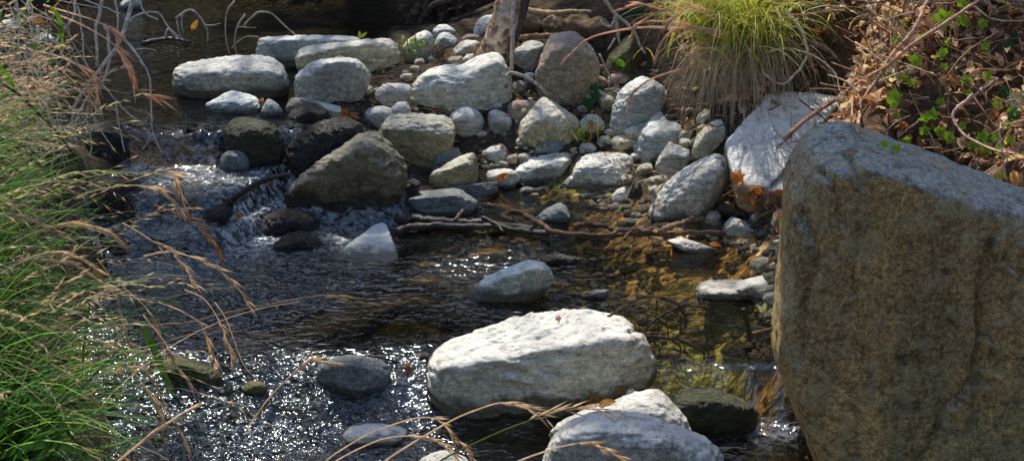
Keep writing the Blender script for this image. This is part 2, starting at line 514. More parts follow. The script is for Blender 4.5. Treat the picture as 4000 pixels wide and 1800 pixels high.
_ctrl_px = [
    # main pool bed
    (1250, 1120, -.10), (1600, 1100, -.11), (2000, 980, -.08), (2400, 1150, -.11), (2000, 1230, -.10), (1300, 1300, -.11), (700, 1200, -.10), (800, 1000, -.08),
    (1450, 1180, -.045), (1550, 1330, -.05), (2800, 1010, -.045), (2850, 1250, -.08), (2600, 1350, -.12), (2350, 950, -.07), (2250, 800, -.035), (2050, 790, -.04), (1420, 870, -.07), (2700, 1130, -.07),
    (500, 1300, -.10), (450, 1000, -.06),
    # shoreline
    (1610, 740, .03), (1900, 715, .03), (2240, 735, .03), (2480, 780, .03), (2560, 880, .02), (2850, 940, .01), (3020, 950, .04), (3045, 1250, .02), (3100, 1420, .0), (2700, 905, .01),
    # rock bar
    (1700, 600, .08), (1900, 580, .10), (2100, 610, .08), (2300, 610, .09), (2450, 610, .10), (2700, 700, .08), (2900, 740, .06), (2000, 430, .21), (1700, 440, .20),
    (1500, 450, .22), (1350, 440, .25), (1280, 390, .27), (1550, 270, .31), (1700, 210, .31), (2000, 300, .28), (2300, 420, .22), (2450, 520, .16), (2600, 560, .15),
    (2300, 250, .30), (2250, 100, .38), (1900, 90, .36), (1650, 130, .30), (1250, 300, .22), (1130, 400, .20), (1000, 230, .20),
    # upper pool bed
    (900, 430, .17), (700, 440, .16), (600, 250, .12), (1000, 100, .10), (1300, 80, .08), (500, 100, .10), (1480, 120, .14), (300, 350, .14), (100, 100, .12), (850, 160, .18), (1250, 115, .19),
    # mid pool
    (800, 680, .07), (1000, 640, .08), (1150, 660, .07), (650, 650, .08), (900, 730, .06), (560, 760, .08),
    # lower pool
    (900, 1600, -.19), (1400, 1600, -.22), (1650, 1720, -.24), (1900, 1720, -.26), (1200, 1780, -.22), (2950, 1600, -.20), (2900, 1750, -.19), (3100, 1790, -.20), (800, 1780, -.2), (2350, 1750, -.25),
    # left bank
    (330, 720, .17), (150, 700, .32), (260, 900, .16), (200, 1100, .12), (150, 1400, .10), (100, 1700, .08), (-300, 900, .45), (-500, 1500, .40), (380, 1750, -.08), (-100, 500, .34), (-400, 300, .45), (330, 1350, -.04),
    # right bank
    (2600, 430, .25), (2700, 300, .33), (2650, 100, .457), (2450, 40, .46), (3000, 430, .30), (3000, 300, .44), (3000, 0, .665), (3200, 400, .32), (3200, 150, .56), (3150, 600, .14), (3300, 450, .36), (3500, 600, .43), (3500, 300, .578), (3500, 0, .74),
    (4000, 600, .483), (4000, 300, .62), (4000, 0, .775), (3000, 600, .2), (4200, 900, .3), (3500, 1000, .1), (3900, 1600, -.1),
]
_ctrl_w = [(2, 5.6, .86), (3, 5, 1.0), (5, 6, 1.7), (0.9, 6.6, .75), (0.4, 7.5, .75), (-0.6, 8.2, .5), (-3, 8.8, .35), (-2, 7.6, .1), (0, 10, 1.6), (-3, 11, 1.6), (0, 14, 3.4), (-6, 13, 3.2), (6, 11, 4.2),
           (-2.8, 4.6, .65), (-3.2, 6.3, .4), (-4.5, 4, 1.0), (-4.8, 7.5, .7), (-7, 8, 1.4), (0, 1.6, -.25), (-1.6, 1.8, .35), (1.7, 1.6, .4), (0, -1, .25), (-4, 0, 1.1), (4, 0, 1.4), (3, 3, .7), (3.5, 4.2, .9),
           (0, -10, 2.0), (-12, 0, 2.5), (12, 2, 4.5), (0, 22, 6), (-14, 16, 5.5), (14, 16, 7)]
_cp = np.array([list(PZ(*q)) for q in _ctrl_px] + [list(map(float, q)) for q in _ctrl_w])
def _phi(r): return np.sqrt(r * r + 0.12 ** 2)
_D = np.linalg.norm(_cp[:, None, :2] - _cp[None, :, :2], axis=2)
_n = len(_cp)
_A = np.zeros((_n + 1, _n + 1)); _A[:_n, :_n] = _phi(_D) - 0.004 * np.eye(_n); _A[:_n, _n] = 1; _A[_n, :_n] = 1
_sol = np.linalg.solve(_A, np.concatenate([_cp[:, 2], [0]]))
def ground_z(x, y):
    x = np.atleast_1d(np.asarray(x, dtype=np.float64)); y = np.atleast_1d(np.asarray(y, dtype=np.float64))
    xc = np.clip(x, -14, 14); yc = np.clip(y, -10, 22)
    out = np.empty(len(x))
    for s in range(0, len(x), 20000):
        d = np.sqrt((xc[s:s + 20000, None] - _cp[None, :, 0]) ** 2 + (yc[s:s + 20000, None] - _cp[None, :, 1]) ** 2)
        out[s:s + 20000] = _phi(d) @ _sol[:_n] + _sol[_n]
    return out

def surf_z(x, y):
    return float(max(ground_z(x, y)[0], float(water_z(x, y))))

def hit(u, v, water=True):
    """where the line of sight of a photo point meets the ground or the water"""
    d = ray(u, v)
    ts = np.linspace(2.0, 11.0, 700)
    P = CAM[None] + d[None] * ts[:, None]
    h = ground_z(P[:, 0], P[:, 1])
    if water:
        h = np.maximum(h, water_z(P[:, 0], P[:, 1]))
    k = np.argmax(P[:, 2] < h)
    return P[k] if k > 0 else P[-1]

def axis(lo, hi, step, far_lo, far_hi, g=1.18):
    a = list(np.arange(lo, hi, step))
    s, q = step, a[0]
    pre = []
    while q > far_lo:
        s *= g; q -= s; pre.append(q)
    s, q = step, a[-1]
    post = []
    while q < far_hi:
        s *= g; q += s; post.append(q)
    return np.array(pre[::-1] + a + post)

def grid_faces(nx, ny):
    i = np.arange(nx - 1)[None, :]; j = np.arange(ny - 1)[:, None]
    a = j * nx + i
    return np.stack([a, a + 1, a + nx + 1, a + nx], axis=-1).reshape(-1, 4)

# ground
gx = axis(-2.7, 2.4, 0.02, -45, 45); gy = axis(2.5, 7.6, 0.02, -40, 60)
GX, GY = np.meshgrid(gx, gy); fx, fy = GX.ravel(), GY.ravel()
gz = ground_z(fx, fy)
wz = water_z(fx, fy)
above = gz - wz
nz = fbm(np.stack([fx * 5, fy * 5, fx * 0], 1), 5, 0.55)
nz2 = fbm(np.stack([fx * 22, fy * 22, fx * 0 + 4], 1), 3, 0.6)
gz = gz + nz * (0.02 + 0.035 * ss(0.15, 0.5, above)) + nz2 * 0.012
above = gz - wz
wetg = 1 - ss(-0.01, 0.05, above)
soil = np.array([0.17, 0.105, 0.06]); bar = np.array([0.075, 0.058, 0.04])  # bar ground darkened for the shade between stacked stones
amber = np.array([0.29, 0.19, 0.08]); olive = np.array([0.11, 0.10, 0.025]); shaded_mud = np.array([0.022, 0.0125, 0.007]); green = np.array([0.25, 0.265, 0.075])  # mud darkened to stand in for tree shade over the pool
patch = fbm(np.stack([fx * 2.1, fy * 4.6, fx * 0 + 9], 1), 4, 0.6)
patch2 = fbm(np.stack([fx * 3.3, fy * 7.0, fx * 0 + 29], 1), 4, 0.6)
k1 = ss(0.02, 0.3, patch + 0.42 * ss(0.0, 0.7, fx))[:, None]
k2 = ss(0.0, 0.25, patch2)[:, None]
bed = shaded_mud * (1 - k1) + (amber * (1 - k2) + olive * k2) * k1
def blob(u, v, rx, ry, z=-0.05):
    c = PZ(u, v, z)
    q = ((fx - c[0]) / rx) ** 2 + ((fy - c[1]) / ry) ** 2 + 1.2 * patch2
    return (1 - ss(0.45, 1.1, q))[:, None]
for (u, v, rx, ry, cc) in ((1450, 1180, .20, .12, (0.42, 0.25, 0.07)), (1560, 1330, .22, .09, (0.34, 0.23, 0.06)), (2280, 790, .26, .12, (0.34, 0.29, 0.08)), (2820, 1290, .24, .20, tuple(green)),  # green patch paints the yellow-green reflection into the bed
                        (2850, 1010, .26, .16, (0.60, 0.38, 0.15)), (2650, 1060, .25, .1, (0.46, 0.31, 0.11)), (650, 500, .4, .1, (0.14, 0.16, 0.03)), (1830, 1790, .16, .08, (0.25, 0.18, 0.06)), (2900, 1770, .25, .12, (0.24, 0.17, 0.05)),
                        (1900, 1330, .3, .07, (0.2, 0.14, 0.06)), (1100, 1380, .3, .07, (0.16, 0.14, 0.05)), (1400, 1330, .25, .08, (0.05, 0.05, 0.02))):
    b_ = blob(u, v, rx, ry)
    bed = bed * (1 - b_) + np.array(cc) * b_
bed = bed * 1.25
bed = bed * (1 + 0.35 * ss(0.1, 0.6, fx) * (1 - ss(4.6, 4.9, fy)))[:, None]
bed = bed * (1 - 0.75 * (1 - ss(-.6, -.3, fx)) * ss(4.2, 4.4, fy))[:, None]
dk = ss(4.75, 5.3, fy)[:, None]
bed = bed * (1 - 0.9 * dk)  # upper pool and left falls bed darkened in place of tree shade
dry = bar * (1 - ss(0.3, 0.5, gz)[:, None]) + soil * ss(0.3, 0.5, gz)[:, None]
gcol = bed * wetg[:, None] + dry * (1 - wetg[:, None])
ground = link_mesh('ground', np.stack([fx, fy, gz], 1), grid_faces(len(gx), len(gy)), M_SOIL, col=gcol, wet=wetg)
tag(ground, kind='structure')

# water
wx = axis(-3.0, 2.1, 0.009, -9, 3, 1.12); wy = axis(2.75, 7.3, 0.009, 1.6, 9.5, 1.12)
WX, WY = np.meshgrid(wx, wy); ax, ay = WX.ravel(), WY.ravel()
az = water_z(ax, ay)
wob = wobble(ax)
lch = 1 - ss(-0.55, -0.3, ax)
f1 = lch * np.exp(-((ay + 0.95 * wob - 4.66) / 0.16) ** 2) * ss(-1.9, -1.3, ax)
ay2 = ay - 0.26 * ss(-1.0, -0.78, ax)
f2 = lch * np.exp(-((ay2 + wob * .8 - 4.28) / 0.2) ** 2) * ss(-1.6, -1.2, ax)
f3 = ss(0.3, 0.55, ax) * np.exp(-((ay - 3.33) / 0.1) ** 2)
f4 = (1 - ss(-0.35, 0.0, ax)) * np.exp(-((ay - 3.32) / 0.27) ** 2)
lft = 1 - ss(-0.7, 0.35, ax)
rough = 0.13 + 0.56 * lft * ss(3.6, 3.9, ay) * (1 - ss(4.3, 4.4, ay)) + 0.75 * np.clip(f1 + f2, 0, 1) + 0.5 * f3 + 0.8 * f4 + 0.10 * (1 - ss(-0.2, 0.5, ax))
rough += 0.4 * lch * ss(4.45, 4.5, ay) * (1 - ss(4.7, 4.75, ay))
rough = np.where(ay > 4.85, 0.13, rough)
rough = np.where((ay + 0.95 * wob > 4.70) & (ay + 0.95 * wob < 4.87), 0.10, rough)
patchw = fbm(np.stack([ax * 1.7, ay * 2.6, ax * 0 + 51], 1), 3)
rough = np.clip(rough * (1 + 1.6 * patchw), 0.03, 1.1)
q = np.stack([ax, ay * 1.45, ax * 0], 1)
warp = np.stack([perlin(q * 5 + 3), perlin(q * 5 + 40), ax * 0], 1) * 0.05
w1 = perlin((q + warp) * 9 + 5); w2 = fbm((q + warp) * 21 + 11, 2, 0.5); w3 = fbm((q + warp) * 47 + 23, 2, 0.5)
ridged = 0.5 - np.abs(perlin((q + warp) * 15 + 77)) * 2
hgt = rough * (0.011 * w1 + 0.0095 * w2 + 0.0022 * w3) + np.clip(rough - 0.5, 0, 1) * 0.012 * ridged
lip = lch * np.exp(-((ay + 0.95 * wob - 4.80) / 0.05) ** 2)
hgt += lip * 0.006 * np.sin(ax * 90 + 4 * perlin(q * 7))
spl = np.exp(-((ax + 0.86) / 0.10) ** 2 - ((ay - 4.36) / 0.13) ** 2)
foam_glint = np.clip(0.62 * f1 + 0.35 * f2 + 1.3 * spl + 0.25 * f3 + 0.1 * f4, 0, 1)
agz = ground_z(ax, ay)
keep = (agz < az + 0.10)
F = grid_faces(len(wx), len(wy))
F = F[keep[F].any(axis=1)]
used = np.unique(F); remap = -np.ones(len(ax), dtype=np.int64); remap[used] = np.arange(len(used))
water = link_mesh('water', np.stack([ax, ay, az + hgt], 1)[used], remap[F], M_WATER, extra={'rough': rough[used], 'foam_glint': foam_glint[used]})
tag(water, kind='structure')
# ------------------------------------------------------------------ rocks
_ico = {}
def ico(sub):
    if sub not in _ico:
        bm = bmesh.new()
        bmesh.ops.create_icosphere(bm, subdivisions=sub, radius=1.0)
        v = np.array([q.co[:] for q in bm.verts]); f = np.array([[w.index for w in q.verts] for q in bm.faces])
        bm.free()
        _ico[sub] = (v / np.linalg.norm(v, axis=1, keepdims=True), f)
    return _ico[sub]

def hull_planes(pts):
    bm = bmesh.new()
    for p in pts: bm.verts.new(p)
    r = bmesh.ops.convex_hull(bm, input=bm.verts)
    bm.normal_update()
    vs_ = np.array([v.co[:] for v in bm.verts if v.link_faces])
    c = vs_.mean(0)
    pl = []
    for f in bm.faces:
        a = f.calc_area()
        if a < 1e-7: continue
        n = np.array(f.normal[:]); o = np.array(f.calc_center_median()[:])
        if np.dot(n, o - c) < 0: n = -n
        pl.append([n, float(np.dot(n, o)), a])
    bm.free()
    pl.sort(key=lambda q: -q[2])
    out = []
    for n, d, a in pl:
        for q in out:
            if np.dot(q[0] / np.linalg.norm(q[0]), n) > 0.945:
                q[0] = q[0] + n * a; q[1] += d * a; q[2] += a
                break
        else:
            out.append([n * a, d * a, a])
    N_, D_ = [], []
    for q in out:
        L = np.linalg.norm(q[0]); N_.append(q[0] / L); D_.append(q[1] / L)
    N_ = np.array(N_)
    D_ = (vs_ @ N_.T).max(0) * 0.6 + np.array(D_) * 0.4      # keep the hull's extent
    return N_, D_, vs_

def rock_geo(hulls, sub, p, seed, amp, facets, freq=2.2, cut=(0.82, 0.97)):
    dirs, faces = ico(sub)
    pts0 = np.concatenate(hulls)
    ext = np.maximum(hulls[0].max(0) - hulls[0].min(0), 0.01)
    d = dirs * ext; d = d / np.linalg.norm(d, axis=1, keepdims=True)
    c = None; r = None
    rg = np.random.default_rng(seed)
    for pts in hulls:
        N_, D_, vs_ = hull_planes(pts)
        if c is None: c = (vs_.min(0) + vs_.max(0)) / 2 * 0.5 + vs_.mean(0) * 0.5
        off = np.maximum(D_ - N_ @ c, 0.012)
        if facets and r is None:
            M = rg.normal(size=(facets, 3)); M[:, 1] = np.where(rg.random(facets) < .75, -np.abs(M[:, 1]), M[:, 1]); M /= np.linalg.norm(M, axis=1, keepdims=True)
            sup = ((vs_ - c) @ M.T).max(0)
            N_ = np.vstack([N_, M]); off = np.concatenate([off, sup * rg.uniform(cut[0], cut[1], facets)])
        k = np.maximum(d @ N_.T, 0) / off
        km = k.max(1); rr = (1.03 if facets > 5 else 1.0) / (km * ((k / km[:, None]) ** p).sum(1) ** (1.0 / p)) * (1 + 0.45 / p)
        r = rr if r is None else np.maximum(r, rr)
    P = c + d * r[:, None]
    size = float(np.prod(ext) ** (1 / 3))
    q = P / size * freq + seed * 7.31
    qq = q.copy(); qq[:, 2] *= 2.2
    disp = fbm(q * 0.8, 3, 0.5) * 0.30 + fbm(qq * 1.9 + 9, 4, 0.6, ridge=True) * 0.34 + fbm(q * 4.5, 4, 0.62) * 0.30
    fd = rg.normal(size=3) * np.array([.5, .5, 1.0]); fd /= np.linalg.norm(fd)
    sv = (P @ fd) / size * 11 + 1.6 * fbm(q * 1.3 + 31, 3)
    saw = (sv - np.floor(sv)); saw = np.where(saw < .8, saw / .8, (1 - saw) / .2) - .5
    P = P + d * ((disp * amp + saw * amp * 0.22) * size)[:, None]
    return P, faces

def parse(s):
    return [tuple(float(w) for w in q.split(',')) for q in s.split()]

NROCK = [0]
ROCKS = {}
def rock(name, label, kind, outline, ridge='', k=0.75, p=44, amp=0.055, facets=13, sub=None, base=None, Y=None, group=None, cat=None, second=None, sink=0.12, key=None, water=True, cracks=None, lean=False):
    NROCK[0] += 1
    o = parse(outline)
    us = [q[0] for q in o]; vv = [q[1] for q in o]
    uc, vbm, vt = (min(us) + max(us)) / 2, max(vv), min(vv)
    if Y is None:
        low = [q for q in o if q[1] > vbm - 0.12 * (vbm - vt)]
        bu = sum(q[0] for q in low) / len(low)
        b = hit(bu, base if base else vbm, water)
        Y = b[1]
    m = px_at(PY(uc, vbm, Y))
    width = (max(us) - min(us)) * m; hgt = (vbm - vt) * m
    dep = k * (width * 0.6 + hgt * 0.4)
    rdg = parse(ridge)
    if rdg and len(rdg[0]) == 2:
        tops = [q for q in o if q[1] < vt + 0.45 * (vbm - vt)]
        gap = np.mean([q[1] for q in rdg]) - np.mean([q[1] for q in tops])
        dep = float(np.clip(2.9 * gap * m, dep, 1.5 * width))
    if lean: dep = k * hgt
    def pts_for(o, rd):
        vbm = max(q[1] for q in o); vt = min(q[1] for q in o)
        cu = sum(q[0] for q in o) / len(o); cv = sum(q[1] for q in o) / len(o)
        P = []
        for q in o:
            t = (vbm - q[1]) / max(1.0, vbm - vt)
            if len(q) > 2: d = q[2]
            elif lean: d = dep * (0.04 + 0.92 * t)
            elif rd: d = dep * (0.08 + 0.77 * t)
            else: d = dep * (0.30 + 0.3 * t)
            P.append(PY(q[0], q[1], Y + d))
        for q in rd:
            P.append(PY(q[0], q[1], Y + (q[2] if len(q) > 2 else dep * 0.12)))
        if not rd and not lean:
            for q in o:
                P.append(PY(cu + (q[0] - cu) * 0.6, cv + (q[1] - cv) * 0.55 + 0.10 * (vbm - vt), Y + dep * 0.04))
        for q in o:
            P.append(PY(cu + (q[0] - cu) * 0.66, cv + (q[1] - cv) * 0.6, Y + dep * (1.05 if not lean else 0.6) + (0.16 if lean else 0)))
        bot = [q for q in o if q[1] > vbm - 0.3 * (vbm - vt)]
        for q in bot:
            a = PY(cu + (q[0] - cu) * 0.78, q[1], Y + dep * 0.1)
            P.append(a + np.array([0, 0.0, -sink]))
            bq = PY(cu + (q[0] - cu) * 0.8, q[1], Y + dep * 0.1)
            P.append(np.array([bq[0], Y + dep * 0.9, bq[2] - sink]))
        return np.array(P)
    hulls = [pts_for(o, parse(ridge))]
    if second:
        hulls.append(pts_for(parse(second[0]), parse(second[1]) if len(second) > 1 else []))
    if sub is None:
        px = max(max(us) - min(us), vbm - vt)
        sub = 6 if px > 200 else (5 if px > 70 else 4)
    P, F = rock_geo(hulls, sub, p, NROCK[0], amp, facets)
    if cracks:
        rel = P - CAM; dd = rel @ FW
        uv = np.stack([2000 + FPX * (rel @ RT) / dd, 900 - FPX * (rel @ UP) / dd], 1)
        uv = uv + 9 * np.stack([fbm(P * 25, 3), fbm(P * 25 + 50, 3)], 1)
        ctr = P.mean(0)
        nrm = P - ctr; nrm /= np.linalg.norm(nrm, axis=1, keepdims=True)
        for path, wpx, dpx in cracks:
            c_ = np.array(parse(path)); best = np.full(len(P), 1e9)
            for a_, b_ in zip(c_[:-1], c_[1:]):
                t_ = np.clip(((uv - a_) @ (b_ - a_)) / ((b_ - a_) @ (b_ - a_)), 0, 1)
                best = np.minimum(best, np.linalg.norm(uv - a_ - t_[:, None] * (b_ - a_), axis=1))
            g_ = np.exp(-(best / wpx) ** 2) * (P[:, 1] < ctr[1] + .1)
            P = P - nrm * (g_ * dpx)[:, None]
    wz_ = water_z(P[:, 0], P[:, 1])
    gz_ = ground_z(P[:, 0], P[:, 1])
    nn = fbm(P * 14, 3)
    wet = 1 - ss(0.016, 0.050, (P[:, 2] - wz_) / min(1.0, max(0.2, (P[:, 2].max() - float(wz_.mean())) / 0.16)) + nn * 0.03 - 0.014)
    wet = wet * (1 - ss(0.02, 0.06, gz_ - wz_))
    org = np.array([P[:, 0].mean(), P[:, 1].mean(), P[:, 2].min()])
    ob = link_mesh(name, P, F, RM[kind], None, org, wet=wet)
    tag(ob, label, cat or ('boulder' if name == 'boulder' else 'stone'), group)
    if key: ROCKS[key] = ob
    return ob

B, S = 'boulder', 'stone'
# --- back row along the upper pool
rock(B, 'low grey slab lying behind the tan block at the edge of the dark upper pool', 'blue', '978,200 990,170 1060,147 1300,150 1420,160 1400,240 1140,270 985,240', '995,178 1060,162 1300,166 1400,175', k=0.45, p=18)
rock(B, 'long rounded loaf-shaped boulder alone at the left end of the row', 'grey', '647,305 668,274 776,246 911,226 1031,223 1088,227 1119,246 1145,290 1145,336 1124,360 1052,382 983,386 776,388 663,385', '652,312 725,288 983,292 1130,300', k=0.55, p=10, facets=4)
rock(B, 'thick block with a flat sunlit white top and tan front, behind the flat-faced grey stone', 'tan', '1148,215 1171,192 1290,174 1497,146 1538,154 1564,184 1585,243 1574,262 1450,292 1300,330 1155,325', '1150,217 1207,205 1362,184 1478,172 1525,195', k=0.5, p=20)
rock(S, 'small pale stone perched on top of the flat-faced grey stone', 'white', '1298,238 1305,226 1326,217 1347,224 1357,242 1326,250', Y=5.34, k=0.8, sink=.02)
rock(S, 'angular flat-faced grey stone with pale lichen blotches, below the tan block', 'grey', '1136,345 1145,312 1207,258 1248,242 1310,238 1393,242 1420,264 1447,300 1440,322 1352,400 1331,406 1248,395 1140,378', '1150,318 1215,266 1300,250 1385,256', k=0.5, p=22)
rock(S, 'dark olive stone tucked behind the right side of the flat-faced grey stone', 'olive', '1430,300 1455,288 1475,312 1488,340 1460,368 1395,385 1400,330', k=0.8, Y=5.30)
rock(S, 'grey wedge stone under the right end of the tan block', 'grey', '1445,300 1475,286 1518,278 1560,306 1575,330 1500,345 1470,330', Y=5.4, k=0.8)
rock(S, 'squat pale green-grey stone left of the big saddle-topped boulder', 'grey', '1464,365 1492,336 1543,328 1608,336 1600,385 1518,410 1468,406', '1470,368 1500,345 1600,348', k=0.8)
rock(B, 'broad sunlit boulder with a saddle-shaped top in the middle of the rock bar', 'white', '1591,385 1611,336 1647,295 1704,267 1776,258 1850,300 1990,330 2000,360 1932,395 1828,416 1673,437 1621,434', '1610,345 1660,300 1720,290 1800,300 1930,352', k=0.6, p=13, facets=6, sub=6,
     second=('1776,275 1828,243 1921,203 1947,203 1973,236 2003,305 2003,362 1932,395 1800,400 1740,330', '1830,300 1925,235 1965,290'), key='saddle', cracks=[('1640,330 1700,302 1770,312 1810,350 1880,365', 9, .008), ('1880,240 1850,290 1905,335 1925,385', 8, .008), ('1620,380 1660,345 1650,310', 9, .007)])
rock(S, 'smooth egg-shaped upright cobble below the saddle-topped boulder', 'grey', '1745,455 1776,422 1813,405 1854,413 1902,466 1905,507 1880,530 1807,543 1766,500', k=0.8, p=7, facets=2)
rock(S, 'mottled dark rounded cobble right of the egg-shaped cobble', 'grey', '1900,440 1926,421 1968,428 2005,460 2002,507 1957,526 1916,512', k=0.8, p=8)
rock(S, 'round white-topped cobble beside the orange leaf', 'white', '1407,460 1430,423 1476,405 1518,408 1556,450 1530,480 1466,496 1414,475', k=0.8, p=8, facets=3)
rock(S, 'chalky white cobble below the left end of the saddle-topped boulder', 'white', '1525,428 1548,402 1590,398 1605,420 1596,440 1550,448', Y=5.02, k=0.9)
rock(B, 'dark-fronted boulder with a jagged sunlit top edge above the big wet wedge', 'olive', '1460,500 1487,466 1585,449 1652,449 1680,466 1773,480 1766,545 1745,562 1714,566 1690,630 1560,650 1490,610', '1470,520 1520,492 1590,500 1660,480 1765,502', k=0.55, p=16, sub=6)
rock(S, 'black wet stone with white flecks at the right end of the spill', 'dark', '1117,450 1171,418 1217,408 1269,429 1293,455 1279,485 1181,502 1135,480', k=0.8, Y=4.90)
rock(S, 'flat tan stone lying just above the black wet stone', 'tan', '1122,412 1140,385 1176,387 1222,398 1373,432 1360,446 1250,446 1130,440', '1130,418 1180,400 1350,440', k=0.7)
rock(S, 'small white cobble under the orange leaf', 'white', '1340,440 1352,423 1390,420 1418,436 1400,456 1360,456', Y=5.02)
rock(S, 'small dark upright triangular stone standing in the upper pool', 'grey', '1020,448 1035,405 1049,384 1078,402 1104,437 1075,454', k=0.8)
rock(S, 'pale pyramid stone breaking the surface of the upper pool left of the small triangular stone', 'blue', '800,424 850,385 911,358 960,370 1002,382 1015,425 950,445 860,440', '900,400 960,395', k=0.9, sink=.05)
# --- around the upper spill
rock(B, 'round algae-covered rock in the middle of the spill with water sliding over both sides', 'mossdark', '862,520 885,470 932,452 968,455 1020,470 1090,500 1112,560 1060,600 900,600', k=0.9, p=8, facets=3, Y=4.66)
rock(B, 'water-covered black rock sheet right of the spill', 'dark', '1110,600 1150,545 1230,505 1295,466 1362,457 1424,480 1440,500 1350,550 1260,600 1180,625', '1180,575 1300,500 1400,495', k=1.3, amp=0.09, p=9, sub=6, Y=4.60)
rock(B, 'large wet wedge boulder with a pointed left end at the edge of the middle pool', 'olivedark', '1085,800 1103,752 1180,690 1259,640 1326,585 1380,535 1430,512 1466,520 1520,575 1570,600 1597,625 1597,690 1549,728 1466,758 1310,800 1155,820', '1110,770 1260,665 1400,560 1460,560 1560,650', k=0.55, p=15, sub=6, amp=0.06)
rock(S, 'dark pitted stone leaning on the upper left of the large wet wedge', 'dark', '1242,600 1259,560 1300,530 1345,525 1390,535 1345,600 1300,640 1255,645', k=0.8, Y=4.72)
rock(S, 'round blue-topped stone in the shadow right of the dark-fronted boulder', 'wetblue', '1672,640 1690,580 1725,558 1776,567 1808,598 1790,640 1730,675', k=0.8, p=9)
rock(S, 'split-looking wedge stone with a straight right edge above the pool', 'olive', '1665,700 1700,668 1740,650 1828,610 1862,588 1872,680 1856,722 1725,738 1665,718', '1680,690 1750,665 1850,625', k=0.7, p=20)
rock(S, 'small wet stone between the large wet wedge and the wedge stone', 'dark', '1575,745 1590,712 1613,696 1642,708 1640,735 1590,760', k=0.9)
rock(S, 'flat blue wet stone with water sheeting over it, behind the driftwood', 'wetblue', '1565,800 1600,765 1642,752 1776,744 1818,754 1866,792 1820,826 1725,850 1580,835', '1600,790 1780,765 1840,795', k=0.9, amp=0.035)
rock(S, 'thin wet slab at the waterline below the wedge stone', 'wetblue', '1700,748 1760,730 1860,720 1950,720 1955,742 1860,758 1730,762', k=0.9, sink=.05)
rock(S, 'small dazzling white stone beside the thin orange leaf', 'white', '1890,690 1905,668 1960,660 2015,672 2030,700 1980,722 1900,715', k=0.8, sink=.05)
# --- middle of the bar
rock(B, 'large upright grey-brown boulder with a ridged face in front of the log', 'brown', '2088,320 2130,200 2160,138 2191,125 2248,122 2290,155 2333,207 2349,248 2333,310 2276,412 2181,418 2129,376', '2105,310 2150,240 2170,170 2260,150 2300,210', k=0.65, p=16, sub=6)
rock(S, 'small grey stone left of the upright grey-brown boulder', 'grey', '2003,200 2052,160 2124,165 2118,200 2103,235 2031,268 2003,256', k=0.8)
rock(S, 'tilted mossy slab under the bare twigs', 'moss', '2355,300 2372,238 2410,185 2450,143 2483,136 2507,181 2518,212 2481,276 2383,320 2360,312', '2365,285 2400,230 2470,160', k=0.6, p=18)
rock(S, 'plain brown rounded stone behind the yellowish angular block', 'brown', '1972,440 1990,392 2035,378 2078,383 2110,400 2090,450 2030,480 1985,475', k=0.8, p=8)
rock(B, 'yellowish angular block with a sharp peak in the centre of the bar', 'tan', '2005,525 2060,450 2119,385 2145,392 2205,440 2260,472 2270,503 2243,540 2150,580 2078,588 2031,552', '2020,528 2110,480 2140,430 2250,500', k=0.7, p=24, amp=0.04)
rock(S, 'whitish stone behind the small grass sprig', 'white', '2257,478 2290,447 2331,452 2375,497 2360,525 2280,525', k=0.8)
rock(B, 'blue-grey dome-shaped boulder behind the leaning two-toned block', 'blue', '2376,500 2388,440 2414,367 2466,321 2497,302 2530,304 2570,326 2612,360 2620,450 2523,515 2400,530', '2395,480 2430,390 2500,340 2560,350', k=0.6, p=13)
rock(B, 'leaning two-toned block with a pale top and brown front below the grass tuft', 'blue', '2470,650 2490,590 2520,497 2570,420 2616,361 2655,357 2750,382 2773,410 2699,485 2642,555 2590,630 2560,668 2480,668', '2480,640 2535,500 2600,495 2680,505', k=0.55, p=20, key='leanblock')
rock(S, 'small tan stone right of the leaning two-toned block', 'tan', '2720,480 2728,452 2771,420 2807,443 2815,468 2770,500 2735,512', k=0.8)
rock(S, 'speckled brown stone left of the sunlit slab under the bank', 'tan', '2708,590 2722,520 2776,496 2849,475 2890,500 2885,560 2830,610 2740,625', '2725,540 2790,515 2870,510', k=0.7)
rock(B, 'large cracked pale slab leaning on the bank below the grass tuft', 'grey', '2842,592 2888,497 2981,417 3043,372 3199,363 3292,388 3200,445 3082,520 3000,690 2985,742 2873,705', k=1.45, p=34, sub=6, key='slab', Y=4.36, lean=True, amp=.035, facets=3,
     second=('2985,748 2990,700 3020,640 3110,560 3250,480 3312,470 3168,562 3152,670 3106,738',))
rock(B, 'sunlit boulder leaning left with a steep white upper edge at the end of the driftwood', 'white', '2508,880 2562,776 2640,697 2733,628 2811,597 2856,637 2856,714 2795,795 2650,850 2547,898', '2530,885 2650,745 2760,665 2825,650', k=0.6, p=15, sub=6, key='leanlit')
rock(B, 'squarish boulder with a bright white top and dark brown hollow front at the pool edge', 'white', '2236,675 2250,640 2269,619 2295,604 2400,603 2476,609 2490,650 2487,695 2440,726 2362,758 2280,753 2243,696', '2248,668 2300,655 2350,665 2430,725', k=0.7, p=17)
rock(S, 'pale rough stone with a broken twig on it, left of the squarish white-topped boulder', 'grey', '1998,680 2040,640 2093,613 2150,606 2223,604 2243,641 2228,668 2114,722 2031,716', '2010,690 2090,650 2200,640', k=0.7)
rock(S, 'small pale stone in the gap left of the squarish boulder', 'grey', '2202,712 2225,688 2250,682 2275,712 2240,732', k=0.8)
rock(S, 'grey-tan stone behind the leaning sunlit boulder', 'grey', '2560,630 2590,585 2624,558 2702,588 2712,637 2640,690 2580,680', k=0.7)
rock(S, 'dark wet little stone standing at the waterline right of the squarish boulder', 'dark', '2443,778 2458,726 2502,712 2510,745 2485,783', k=0.9)
rock(S, 'pale little stone at the waterline right of the squarish boulder', 'grey', '2390,764 2410,742 2440,730 2448,764 2420,776', k=0.9)
